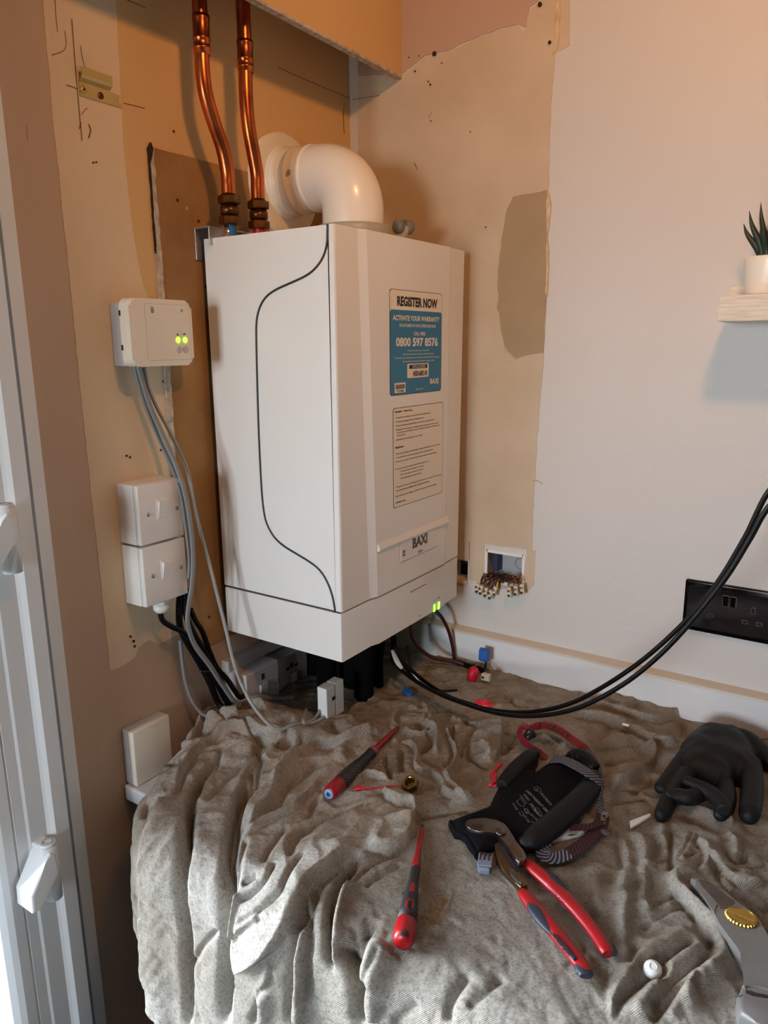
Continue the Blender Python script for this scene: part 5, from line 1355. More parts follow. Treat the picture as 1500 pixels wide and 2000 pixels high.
def crumple(c, r, seed, name, m, lab, cat, sc=(1.5, .8, .5), rotz=0.3):
    b = MB(); b.ball(c, r, M=Matrix.Rotation(rotz, 4, 'Z'), seg=16); rr_ = random.Random(seed)
    q = Matrix.Rotation(rotz, 3, 'Z')
    for v in b.bm.verts:
        d = v.co-Vector(c); d = q @ Vector(((q.inverted() @ d).x*sc[0], (q.inverted() @ d).y*sc[1], (q.inverted() @ d).z*sc[2]))
        v.co = Vector(c)+d*(1+rr_.uniform(-.28, .28))
    for f in b.bm.faces: f.smooth = False
    return setp(b.build(name, m), lab, cat)
crumple(P2(943, 1374, z+.006), .0105, 4, 'crumpled_red_tape', M_redc, 'crumpled scrap of bright red tape behind the long black cables', 'tape', (1.7, .75, .6), .35)
M_bluef = mat('blue plastic film', rgb(28, 92, 172), .4)
z = lay([(797, 1352)], .010, 70)
crumple(P2(797, 1352, z+.005), .0095, 5, 'crumpled_blue_tape', M_bluef, 'crumpled scrap of blue tape under the boiler', 'tape', (1.5, .8, .6), -.5)
# connectors near the upstand
z = lay([(922, 1325)], .012, 70)
cr_ = P2(922, 1328, z+.002)
rcn = thing('red_wire_connector', cr_, 'red taped wire connector standing on the sheet near the upstand', 'connector')
b = MB(); b.tube([cr_, cr_+Vector((.001, 0, .010)), cr_+Vector((.003, .002, .022)), cr_+Vector((.004, .003, .028))], [.0095, .0120, .0105, .006], 8, 2); b.build('taped_body', M_redc, rcn)
b = MB(); b.tube([cr_+Vector((.002, .002, .026)), cr_+Vector((.008, .004, .036)), cr_+Vector((.012, .004, .034))], .0012, 6, 5); b.build('wire', WM[4], rcn)
cb = onB(946, 1279, -.045)
bcn = thing('blue_wire_connector', cb, 'blue taped wire connector sticking up in front of the upstand', 'connector')
b = MB(); b.box(cb+Vector((-.0105, -.006, -.013)), cb+Vector((.0105, .006, .014)), .0025, 2, smooth=False)
r = random.Random(9)
for v in b.bm.verts: v.co += Vector((r.uniform(-1, 1), r.uniform(-1, 1), r.uniform(-1, 1)))*.0010
b.build('taped_body', M_bluef, bcn)
b = MB(); b.tube([cb+Vector((-.004, 0, -.012)), cb+Vector((-.008, 0, -.022)), cb+Vector((-.012, -.002, -.034))], .0012, 6, 5); b.build('wire', WM[3], bcn)
b = MB(); b.tube([cb+Vector((.004, 0, -.012)), cb+Vector((.003, 0, -.024)), cb+Vector((.002, -.004, -.038))], .0020, 6, 5); b.build('wire', WM[2], bcn)
b = MB(); b.tube([cb+Vector((.010, .002, -.018)), cb+Vector((.016, .002, -.024)), cb+Vector((.023, .0, -.031))], .0008, 6, 5); b.build('wire', WM[4], bcn)
cc_ = P2(950, 1323, z+.012)
ccn = thing('clear_wire_connector', cc_, 'milky clear lever connector beside the red one', 'connector')
MB().box(cc_+Vector((-.010, -.006, -.006)), cc_+Vector((.009, .006, .008)), .002, 2).build('body', M_clear, ccn)
MB().cyl(cc_+Vector((-.005, -.0055, .001)), cc_+Vector((-.005, -.0068, .001)), .003, n=14).build('port', M_hole, ccn)
# grey lever connector by the pliers
z = lay([(948, 1690)], .012, 70)
g0 = P2(946, 1706, z+.001); g1 = P2(950, 1668, z+.001)
ld = (Vector((g1.x-g0.x, g1.y-g0.y, 0))).normalized(); M_gc = mat('blue grey plastic', rgb(118, 128, 150), .45)
gc = thing('grey_wire_connector', g0, 'small blue grey wire connector with slots beside the pliers', 'connector')
M = frame(g0, (ld.y, -ld.x, 0), ld); M[0][2], M[1][2], M[2][2] = 0, 0, 1
def lb(lo, hi, bev, nm, m): MB().box(lo, hi, bev, 2, M=M).build(nm, m, gc)
lb((-.0095, .002, 0), (.0095, .027, .011), .0012, 'body', M_gc)
b = MB(); b.box((-.0075, -.004, .001), (.0075, .003, .010), .002, 2, M=M); b.build('tail', M_gc, gc)
for k in range(3): lb((-.0078+k*.0056, .012, .0106), (-.0060+k*.0056, .023, .0116), 0, 'slot', M_hole)
for k in range(3): lb((-.0078+k*.0056, .0215, .0104), (-.0038+k*.0056, .0272, .0114), 0, 'wire_entry', M_hole)
# white bits
M_wbit = mat('white plastic offcut', rgb(238, 238, 238), .35)
z = lay([(1240, 1610), (1265, 1600)], .008, 70)
b = MB(); q = [onZ(x, y, z+.001) for x, y in ((1231, 1620), (1230, 1607), (1249, 1600), (1269, 1592), (1271, 1596), (1250, 1609))]
setp(MB().prism([(p.x, p.y) for p in q], FZ(z+.001), 0, .0035, .0006).build('white_plastic_wedge', M_wbit), 'white plastic wedge below the bunched black glove', 'wedge')
z = lay([(1275, 1893)], .010, 60)
bt = P2(1275, 1893, z+.0035)
bn = thing('plastic_button', bt, 'round white plastic button at the front right of the sheet', 'button')
ab = Vector((.1, -.3, .95)).normalized()
MB().lathe(bt-ab*.004, ab, [(0, .0085), (.001, .0100), (.006, .0098), (.0085, .0070), (.0092, .003), (.0092, .0)], 32, caps=False).build('shell', M_wbit, bn)
MB().lathe(bt-ab*.004, ab, [(.0088, .0048), (.0098, .0046), (.0098, .0040), (.0090, .0038)], 24, caps=False).build('ring', M_wbit, bn)
for q_, s_ in (((1222, 1417), 'tiny white plastic offcut on the ridge of sheet near the upstand'),):
    z = lay([q_], .003, 80); p = P2(*q_, z); MB_ = MB().box(p+Vector((-.006, -.002, 0)), p+Vector((.006, .002, .003)), .0005, M=None); setp(MB_.build('plastic_offcut', M_wbit), s_, 'offcut')
# the white plastic sheath partly under the lanyard
z = lay([(1080, 1645), (1130, 1633)], .008, 65)
q = [onZ(860+x/4.1667, 1400+y/4.1667, z+.001) for x, y in ((870, 1030), (880, 1005), (930, 940), (1000, 925), (1080, 935), (1140, 945), (1170, 960), (1140, 975), (1050, 1000), (960, 1018))]
ws = setp(MB().prism([(p.x, p.y) for p in q], FZ(z+.001), 0, .006, .0015).build('white_plastic_clip', M_wbit), 'white plastic clip lying between the glove and the striped lanyard', 'clip')
q = [onZ(860+x/4.1667, 1400+y/4.1667, z+.0072) for x, y in ((1030, 968), (1060, 958), (1115, 960), (1060, 968))]
MB().prism([(p.x, p.y) for p in q], FZ(z+.0071), 0, .0003).build('slot', M_hole, ws)
# ---------------------------------------------------------------- gloves
M_glove = mat('black knit glove fabric', rgb(13, 14, 19), .9, bump=.0003, bscale=600, spec=.15)
M_glovec = mat('charcoal nitrile coating', rgb(14, 14, 16), .6, bump=.0003, bscale=350, spec=.3)
def melt(mb, name, m, parent, vox=.0016, sm=6, label=None):
    o = mb.build(name, m, parent, label, recalc=False)
    r1 = o.modifiers.new('r', 'REMESH'); r1.mode = 'VOXEL'; r1.voxel_size = vox; r1.use_smooth_shade = True
    s = o.modifiers.new('s', 'SMOOTH'); s.iterations = sm; s.factor = .6
    return o
def Hh(s, z):
    return [onZ(860+float(q.split(',')[0])/4.1667, 1400+float(q.split(',')[1])/4.1667, z) for q in s.split()]
zg = lay([(930, 1610), (1010, 1570), (1080, 1540), (1120, 1520)], .038, 55)
g1_ = thing('work_glove', P2(1030, 1570, zg), 'black work glove with grey print on its back, under the pliers and lanyard', 'glove')
# flat knit body: outline inflated
out = Hh('80,850 115,838 250,790 390,735 410,690 450,610 490,540 540,470 600,400 650,340 700,290 740,270 785,285 805,320 803,370 780,420 770,455 830,410 930,350 1000,320 1100,300 1180,320 1240,370 1290,450 1290,520 1265,590 1210,660 1150,730 1100,800 1050,870 980,940 900,1000 840,1040 780,1070 720,1078 650,1062 600,1020 560,1000 520,1030 440,1080 370,1110 320,1142 290,1140 250,1080 200,1000 150,975 115,970 90,930 78,890', zg+.006)
from mathutils import geometry as _g
def inflate(outline, z, hmax, w, step=.0022):
    P = np.array([(p.x, p.y) for p in outline]); x0, y0 = P.min(0); x1, y1 = P.max(0)
    xs = np.arange(x0-step, x1+2*step, step); ys = np.arange(y0-step, y1+2*step, step); X, Y = np.meshgrid(xs, ys)
    ins = np.zeros(X.shape, bool); D = np.full(X.shape, 1e9)
    for i in range(len(P)):
        a, c = P[i], P[(i+1) % len(P)]
        cond = ((a[1] > Y) != (c[1] > Y)); xi = (c[0]-a[0])*(Y-a[1])/(c[1]-a[1]+1e-12)+a[0]; ins ^= cond & (X < xi)
        d = c-a; t_ = np.clip(((X-a[0])*d[0]+(Y-a[1])*d[1])/(d@d+1e-12), 0, 1); D = np.minimum(D, np.hypot(X-a[0]-t_*d[0], Y-a[1]-t_*d[1]))
    return xs, ys, X, Y, ins, D
xs, ys, X, Y, ins, D = inflate(out, zg, .012, .02)
hh_ = .013*np.sqrt(1-(1-np.clip(D/.018, 0, 1))**2)+.0016*gnoise(X*45, Y*45, 21)*np.clip(D/.01, 0, 1)+.001*gnoise(X*110, Y*70, 22)*np.clip(D/.01, 0, 1)
b = MB()
def shell(b, X, Y, ins, hh_, zg, low):
  idm = {}
  ii, jj = np.where(ins)
  for i, j in zip(ii, jj): idm[(i, j)] = (b.bm.verts.new((X[i, j], Y[i, j], zg+.002+hh_[i, j])), b.bm.verts.new((X[i, j], Y[i, j], zg-low)))
  edge_cnt = {}
  for (i, j) in list(idm):
      q4 = [(i, j), (i, j+1), (i+1, j+1), (i+1, j)]
      if all(k in idm for k in q4):
          f = b.bm.faces.new([idm[k][0] for k in q4]); b.bm.faces.new([idm[k][1] for k in q4][::-1])
          for k in range(4):
              e = (q4[k], q4[(k+1) % 4]); 
              if (e[1], e[0]) in edge_cnt: del edge_cnt[(e[1], e[0])]
              else: edge_cnt[e] = 1
  for a_, c_ in edge_cnt:
      try: b.bm.faces.new((idm[c_][0], idm[a_][0], idm[a_][1], idm[c_][1]))
      except ValueError: pass
shell(b, X, Y, ins, hh_, zg, .003)
melt(b, 'knit_body', M_glove, g1_, .0018, 8)
b = MB()
b.tube(Hh('500,560 560,490 640,400 720,330 765,300', zg+.014), [.010, .0125, .0125, .0120, .0085], 16, 6); 
b.ball(Hh('765,300', zg+.014)[0], (.010, .010, .009))
melt(b, 'thumb_coating', M_glovec, g1_, .0016, 6, label='charcoal coated thumb')
b = MB()
b.tube(Hh('1255,480 1230,560 1150,660 1050,760 950,850 850,930 760,1000 700,1030', zg+.016), [.013, .016, .0175, .0185, .0185, .018, .016, .011], 18, 6, flat=((0, 0, 1), .85))
b.ball(Hh('1250,490', zg+.016)[0], (.013, .013, .011)); b.ball(Hh('700,1030', zg+.014)[0], (.012, .012, .010))
melt(b, 'folded_fingers', M_glovec, g1_, .0018, 8, label='charcoal coated fingers folded along the side')
b = MB()
b.tube(Hh('1050,330 1110,310 1180,340 1230,390', zg+.014), [.008, .011, .012, .011], 14, 6); b.ball(Hh('1240,400', zg+.014)[0], .0105)
melt(b, 'finger', M_glovec, g1_, .0016, 6)
b = MB()
b.tube(Hh('88,858 100,905 150,955 205,985 255,1065 300,1130', zg+.006), [.004, .0052, .0052, .0052, .0052, .004], 10, 5, flat=((0, 0, 1), 1.0)); b.build('cuff_band', M_glove, g1_)
# print on the back of glove
t = MB(); Mk = mat('grey glove print', rgb(120, 122, 128), .7)
zt2 = zg+.0172
def tp(s, a, c, h, bold=.0):
    A_, B_ = Hh('%g,%g' % a, zt2)[0], Hh('%g,%g' % c, zt2)[0]; d = B_-A_; up = Vector((-d.y, d.x, 0)).normalized()
    text_fit(t, s, frame(A_, d, up), 0, -h/2, d.length, h/2, bold)
tp('BLACKROCK', (822, 622), (905, 722), .0042, .02)
tp('LIGHTWEIGHT GRIP', (705, 600), (880, 780), .0048, .03)
tp('84301', (682, 630), (722, 680), .0040, .02); tp('EN388:2016', (650, 640), (705, 705), .0028, .0); tp('3131X', (590, 700), (628, 760), .0035, .01)
tp('UKCA', (735, 705), (775, 760), .0050, .02); tp('CE', (690, 745), (715, 790), .0060, .02); tp('SIZE 9', (765, 755), (820, 810), .0048, .02); tp('0120', (735, 790), (800, 850), .0040, .01); tp('UNIT 2 TRADE', (680, 800), (725, 860), .0035, .0); tp('2121X', (745, 850), (765, 870), .003, .0)
def outline(pts, w):
    P = Hh(pts, zt2); t.tube(P+[P[0]], w, 4, 1, flat=((0, 0, 1), .2))
outline('760,575 790,568 818,590 820,615 800,612 768,598', .0004); tp('R', (780, 588), (800, 602), .003, .02)
outline('620,690 650,662 690,712 680,730 650,722', .0004); outline('768,748 790,738 830,788 805,810', .0004); outline('640,780 660,768 680,795 662,808', .0004)
t.build('printed_lettering', Mk, g1_, 'grey printed lettering')
# second glove
def Gd(s, z): return [onZ(1050+float(q.split(',')[0])/3.078, 1350+float(q.split(',')[1])/3.078, z) for q in s.split()]
zk = lay([(1350, 1500), (1400, 1480), (1460, 1520)], .034, 45)
g2 = thing('work_glove', P2(1390, 1500, zk), 'plain charcoal coated work glove bunched up near the upstand, fingers curled forward', 'glove')
outp = Gd('838,400 850,350 895,300 950,262 1010,240 1060,252 1110,258 1190,268 1250,310 1300,370 1335,440 1350,520 1345,600 1300,640 1240,600 1200,560 1170,640 1120,650 1060,590 990,560 920,540 870,530 838,480', zk+.006)
xs, ys, X, Y, ins, D = inflate(outp, zk, .04, .03)
hh_ = .040*np.sqrt(1-(1-np.clip(D/.038, 0, 1))**2)+.003*gnoise(X*28, Y*28, 23)*np.clip(D/.012, 0, 1)+.0014*gnoise(X*75, Y*40, 24)*np.clip(D/.012, 0, 1)
b = MB(); shell(b, X, Y, ins, hh_, zk, .010)
b.tube(Gd('1150,290 1230,290 1310,340 1370,400 1420,450', zk+.016), [.018, .019, .018, .017, .014], 14, 6)
b.tube(Gd('890,400 830,465 775,535 742,575', zk+.014), [.0150, .0120, .0108, .0098], 14, 6); b.ball(Gd('738,580', zk+.013)[0], .0100)
b.tube(Gd('1270,440 1290,560 1285,660 1272,735', zk+.018), [.020, .0170, .0162, .0150], 16, 6); b.ball(Gd('1270,740', zk+.016)[0], .0148)
b.tube(Gd('900,500 830,600 775,680 745,735', zk+.013), [.015, .0130, .0122, .0108], 14, 6); b.ball(Gd('743,740', zk+.012)[0], .0108)
melt(b, 'palm_and_outer_fingers', M_glovec, g2, .0020, 16)
b = MB(); b.tube(Gd('990,610 920,640 850,630 800,625', zk+.022), [.0120, .0122, .0115, .0095], 14, 6); b.ball(Gd('798,625', zk+.022)[0], .0098); melt(b, 'curled_finger', M_glovec, g2, .0016, 5)
b = MB(); b.tube(Gd('905,545 970,575 1050,620 1110,680 1120,720', zk+.029), [.0088, .0108, .0120, .0125, .010], 14, 6); b.ball(Gd('903,545', zk+.029)[0], .0092); melt(b, 'curled_thumb', M_glovec, g2, .0016, 5)
b = MB(); b.tube(Gd('1130,560 1140,640 1120,710 1100,740', zk+.016), [.013, .0135, .0125, .010], 14, 6); b.ball(Gd('1098,742', zk+.015)[0], .0100); melt(b, 'curled_finger', M_glovec, g2, .0016, 5)
b = MB(); b.tube(Gd('960,290 1010,270 1060,262 1110,275', zk+.016), [.011, .013, .013, .010], 12, 6); b.build('cuff', M_glove, g2, 'black knit cuff tucked behind')
# ---------------------------------------------------------------- lanyard
M_lanr = mat('red webbing', rgb(118, 14, 28), .7, bump=.0002, bscale=500)
def webbing(name, base, stripe):
    m = bpy.data.materials.new(name); m.use_nodes = True; nt = m.node_tree; bs = nt.nodes['Principled BSDF']; bs.inputs['Roughness'].default_value = .75
    uvn = nt.nodes.new('ShaderNodeUVMap'); mp = nt.nodes.new('ShaderNodeMapping'); mp.inputs['Rotation'].default_value = (0, 0, math.radians(38))
    wv = nt.nodes.new('ShaderNodeTexWave'); wv.inputs['Scale'].default_value = 62; wv.bands_direction = 'X'
    cr = nt.nodes.new('ShaderNodeValToRGB'); cr.color_ramp.elements[0].position = .55; cr.color_ramp.elements[0].color = base; cr.color_ramp.elements[1].position = .7; cr.color_ramp.elements[1].color = stripe
    nt.links.new(uvn.outputs[0], mp.inputs[0]); nt.links.new(mp.outputs[0], wv.inputs['Vector']); nt.links.new(wv.outputs['Fac'], cr.inputs[0]); nt.links.new(cr.outputs[0], bs.inputs['Base Color']); return m
M_lans = webbing('black webbing with grey stripes', rgb(24, 24, 30), rgb(128, 130, 152))
M_lanm = webbing('black webbing with maroon stripes', rgb(26, 20, 24), rgb(84, 24, 38))
def ribbon(pts, w, nrm, m, name, parent, sub=8, th=.0011):
    """flat band; nrm = list of band normals per control point"""
    P = catmull(pts, sub); N = catmull([Vector(n) for n in nrm], sub); bm = bmesh.new(); uvl = bm.loops.layers.uv.new('UVMap'); rows = []; s = 0; S = []
    for i, p in enumerate(P):
        t_ = (P[min(i+1, len(P)-1)]-P[max(i-1, 0)]).normalized(); n = N[i].normalized(); sd = t_.cross(n).normalized(); n = sd.cross(t_).normalized()
        rows.append([bm.verts.new(p+sd*w/2+n*th/2), bm.verts.new(p-sd*w/2+n*th/2), bm.verts.new(p-sd*w/2-n*th/2), bm.verts.new(p+sd*w/2-n*th/2)])
        if i: s += (P[i]-P[i-1]).length
        S.append(s)
    for i in range(len(rows)-1):
        for k in range(4):
            f = bm.faces.new((rows[i][k], rows[i][(k+1) % 4], rows[i+1][(k+1) % 4], rows[i+1][k])); f.smooth = False
            us = [0, w, w, 0]
            for lp, (ss, kk) in zip(f.loops, ((S[i], k), (S[i], (k+1) % 4), (S[i+1], (k+1) % 4), (S[i+1], k))): lp[uvl].uv = (ss, us[kk])
    bm.faces.new(rows[0][::-1]); bm.faces.new(rows[-1])
    b = MB(); b.bm.free(); b.bm = bm
    return b.build(name, m, parent)
lay([(1020, 1440), (1060, 1424), (1120, 1445), (1150, 1465)], .008, 70)
ly = thing('lanyard', P2(1100, 1450, zg), 'looped tool lanyard, red lettered at one end and striped where it wraps the glove', 'lanyard')
zl = Z0+.016
V_ = lambda *a: Vector(a)
ribbon([*Hh('870,335', zg+.004), *Hh('800,285', zl+.004), *Hh('720,235', zl), *Hh('660,175', zl), *Hh('648,110', zl+.004), *Hh('690,78', zl+.008), *Hh('725,110', zl+.008)], .0115,
       [(0, -.3, 1), (0, -.3, 1), (0, -.4, 1), (-.6, -.3, .8), (-.5, -.4, .8), (.2, -1, .5), (.6, -.6, .5)], M_lanr, 'red_webbing', ly)
red = ribbon([*Hh('735,130', zl+.004), *Hh('755,88', zl+.009), *Hh('830,70', zl+.012), *Hh('920,86', zl+.013), *Hh('1000,130', zl+.012), *Hh('1080,190', zl+.010), *Hh('1150,235', zl+.008), *Hh('1185,262', zl+.006)], .0135,
       [(-.5, -.6, .6), (-.2, -.8, .6), (0, -.8, .6), (.1, -.7, .7), (.1, -.6, .8), (.1, -.5, .8), (.1, -.5, .9), (.2, -.4, .9)], M_lanr, 'red_webbing', ly)
b = MB(); c = Hh('728,150', zl+.006)[0]; b.tube([c+V_(-.006, -.002, -.004), c+V_(0, 0, .008), c+V_(.007, .003, -.002)], .0055, 10, 5); b.ball(c+V_(0, -.006, .0), .006); b.build('toggle', M_black, ly, 'black plastic toggle')
t = MB()
for s, a_, c_ in (('T', (800, 74), (825, 72)), ('U', (832, 72), (862, 76)), ('G', (868, 78), (900, 86)), ('B', (908, 90), (938, 104)), ('O', (945, 108), (975, 124)), ('A', (982, 128), (1010, 146)), ('T', (1018, 150), (1045, 170))):
    A_, B_ = Hh('%g,%g' % a_, zl+.0135)[0], Hh('%g,%g' % c_, zl+.0130)[0]; d = B_-A_; up = Vector((0, .8, .6)); up = (up-d.normalized()*up.dot(d.normalized())).normalized()
    nrm_ = d.normalized().cross(up)
    text_fit(t, s, frame(A_+nrm_*.0012, d, up), 0, -.0045, d.length, .0045, .02)
t.build('lettering', M_ink, ly, 'black block letters')
ribbon([*Hh('1185,262', zl+.004), *Hh('1250,330', zl+.002), *Hh('1305,420', zl+.006), *Hh('1322,520', zl+.008), *Hh('1318,620', zl+.004), *Hh('1312,720', zl+.001), *Hh('1322,800', zl+.001)], .012,
       [(.3, -.2, 1), (.8, -.1, .5), (1, 0, .3), (1, .1, .15), (1, .2, .15), (.7, .1, .6), (.2, -.2, 1)], M_lans, 'striped_webbing', ly)
ribbon([*Hh('905,340', zg+.016), *Hh('1000,350', zg+.022), *Hh('1100,395', zg+.029), *Hh('1200,455', zg+.034), *Hh('1300,530', zg+.024), *Hh('1318,600', zg+.012)], .0205,
       [(0, -.2, 1), (0, -.1, 1), (0, -.1, 1), (.1, 0, 1), (.4, .1, .8), (.8, .1, .4)], M_lans, 'striped_webbing', ly)
lay([(1160, 1620), (1130, 1655), (1080, 1675)], .010, 65)
ribbon([*Hh('1322,800', zl+.001), *Hh('1310,860', zl), *Hh('1250,950', zl), *Hh('1160,1040', zl), *Hh('1050,1110', zl)], .0195, [(.2, -.2, 1), (.1, -.2, 1), (0, -.1, 1), (0, -.1, 1), (0, -.1, 1)], M_lanm, 'striped_webbing', ly)
ribbon([*Hh('1050,1110', zl), *Hh('950,1150', zl), *Hh('870,1150', zl), *Hh('828,1100', zl+.001), *Hh('845,1040', zg+.010)], .0190, [(0, -.1, 1), (0, -.1, 1), (0, -.1, 1), (-.2, -.1, 1), (-.1, -.1, 1)], M_lans, 'striped_webbing', ly)
ribbon([*Hh('1050,905', zl+.002), *Hh('1140,900', zl+.005), *Hh('1230,890', zl+.004), *Hh('1310,850', zl+.003)], .011, [(0, -.2, 1)]*4, M_lanm, 'striped_webbing', ly)
t = MB()
A_, B_ = Hh('1345,775', zl+.0025)[0], Hh('1310,870', zl+.0025)[0]; d = B_-A_; up = Vector((-d.y, d.x, 0)).normalized(); text_fit(t, 'BOAT', frame(A_, d, up), 0, -.0045, d.length, .0045, .02); t.build('lettering', mat('grey web print', rgb(150, 148, 150), .7), ly)
b = MB(); c = Hh('1350,940', zl)[0]; b.ball(c, (.008, .006, .003)); rr_ = random.Random(3)
for v in b.bm.verts: v.co += Vector((rr_.uniform(-1, 1), rr_.uniform(-1, 1), rr_.uniform(-.4, .4)))*.001
b.build('frayed_tail', mat('mauve threads', rgb(86, 66, 68), .9), ly)
# ---------------------------------------------------------------- utility knife
M_kn = mat('cast grey metal', rgb(138, 136, 135), .34, metal=.45, var=.2, vscale=25)
M_gold = mat('gold thumb wheel', rgb(186, 150, 78), .3, metal=1.0)
zkf = lay([(1380, 1740), (1440, 1800), (1480, 1880), (1500, 1980)], .020, 55)
kn = thing('utility_knife', P2(1440, 1830, zkf), 'grey metal utility knife with a gold disc at the right edge', 'knife')
def K(s, z): return [onZ(1340+float(q.split(',')[0])/6.25, 1680+float(q.split(',')[1])/6.25, z) for q in s.split()]
z2 = zkf+.001
body = K('60,205 150,215 250,235 340,290 450,390 600,490 740,580 860,650 920,740 980,880 1060,1050 1150,1250 1220,1500 1150,1660 1000,1700 640,1640 700,1500 745,1380 720,1250 660,1120 600,1030 500,900 400,760 340,640 230,460 150,320 80,240', z2+.018)
MB().prism([(p.x, p.y) for p in body], FZ(z2), 0, .018, .0065, 4).build('handle_shell', M_kn, kn, auto=True)
MB().prism([(p.x, p.y) for p in K('150,235 250,255 340,305 590,500 600,520 560,570 430,600 400,540 300,430 200,330', z2+.0182)], FZ(z2+.0172), 0, .0012, .0005, 2).build('nose_plate', M_tsteel, kn)
MB().prism([(p.x, p.y) for p in K('375,540 388,548 370,580 362,640 352,640 358,590', z2+.019)], FZ(z2+.0184), 0, .0004).build('nose_notch', M_hole, kn)
MB().prism([(p.x, p.y) for p in K('620,1640 700,1650 1000,1700 1250,1760 1250,2120 1000,2040 850,1980 660,1880 630,1800', z2+.018)], FZ(z2-.001), 0, .020, .006, 3).build('pommel', M_kn, kn, auto=True)
MB().prism([(p.x, p.y) for p in K('730,1575 800,1590 850,1610 1000,1640 1010,1680 930,1690 800,1640 730,1612', z2+.019)], FZ(z2+.0178), 0, .0005).build('hook_slot', M_hole, kn)
MB().tube(K('700,1560 740,1530 850,1540 1000,1580 1150,1620', z2+.018), .0020, 8, 4).build('ridge', M_kn, kn)
gc_ = K('680,705', z2+.018)[0]
e1 = K('470,640', z2+.018)[0]; e2 = K('890,770', z2+.018)[0]; ra = (e2-e1).length/2; dirx = (e2-e1).normalized()
gc_ = e1.lerp(e2, .5)
b = MB(); n = 36
ring = []
prof_ = [(1.0, -.001), (1.0, .001), (.93, .0028), (.80, .0034), (.78, .0030), (.0, .0030)]
M = frame(gc_, dirx, Vector((-dirx.y, dirx.x, 0)))
V = []; F_ = []; N_ = 144
for i in range(N_):
    a_ = 2*math.pi*i/N_; fl = 1+.03*math.cos(28*a_)
    for k, (rr_, zz) in enumerate(prof_[:-1]):
        s_ = fl if k < 3 else 1; V.append(M @ Vector((math.cos(a_)*ra*rr_*s_, math.sin(a_)*ra*.86*rr_*s_, zz+(.0004*math.cos(28*a_) if k == 2 else 0))))
m5 = 5
for i in range(N_):
    for k in range(m5-1): F_.append((i*m5+k, ((i+1) % N_)*m5+k, ((i+1) % N_)*m5+k+1, i*m5+k+1))
F_.append([i*m5+m5-1 for i in range(N_)])
b.add(V, F_, False); b.build('gold_disc', M_gold, kn, 'fluted gold disc')
t = MB(); ta, tb = K('560,640', z2+.0215)[0], K('830,750', z2+.0215)[0]; d = tb-ta
text_fit(t, 'STANLEY', frame(ta+Vector((0, 0, 0)), d, Vector((-d.y, d.x, 0))), 0, -.0025, d.length, .0025, .03); t.build('embossed_lettering', mat('pale gold', rgb(225, 190, 110), .35, metal=1.0), kn)
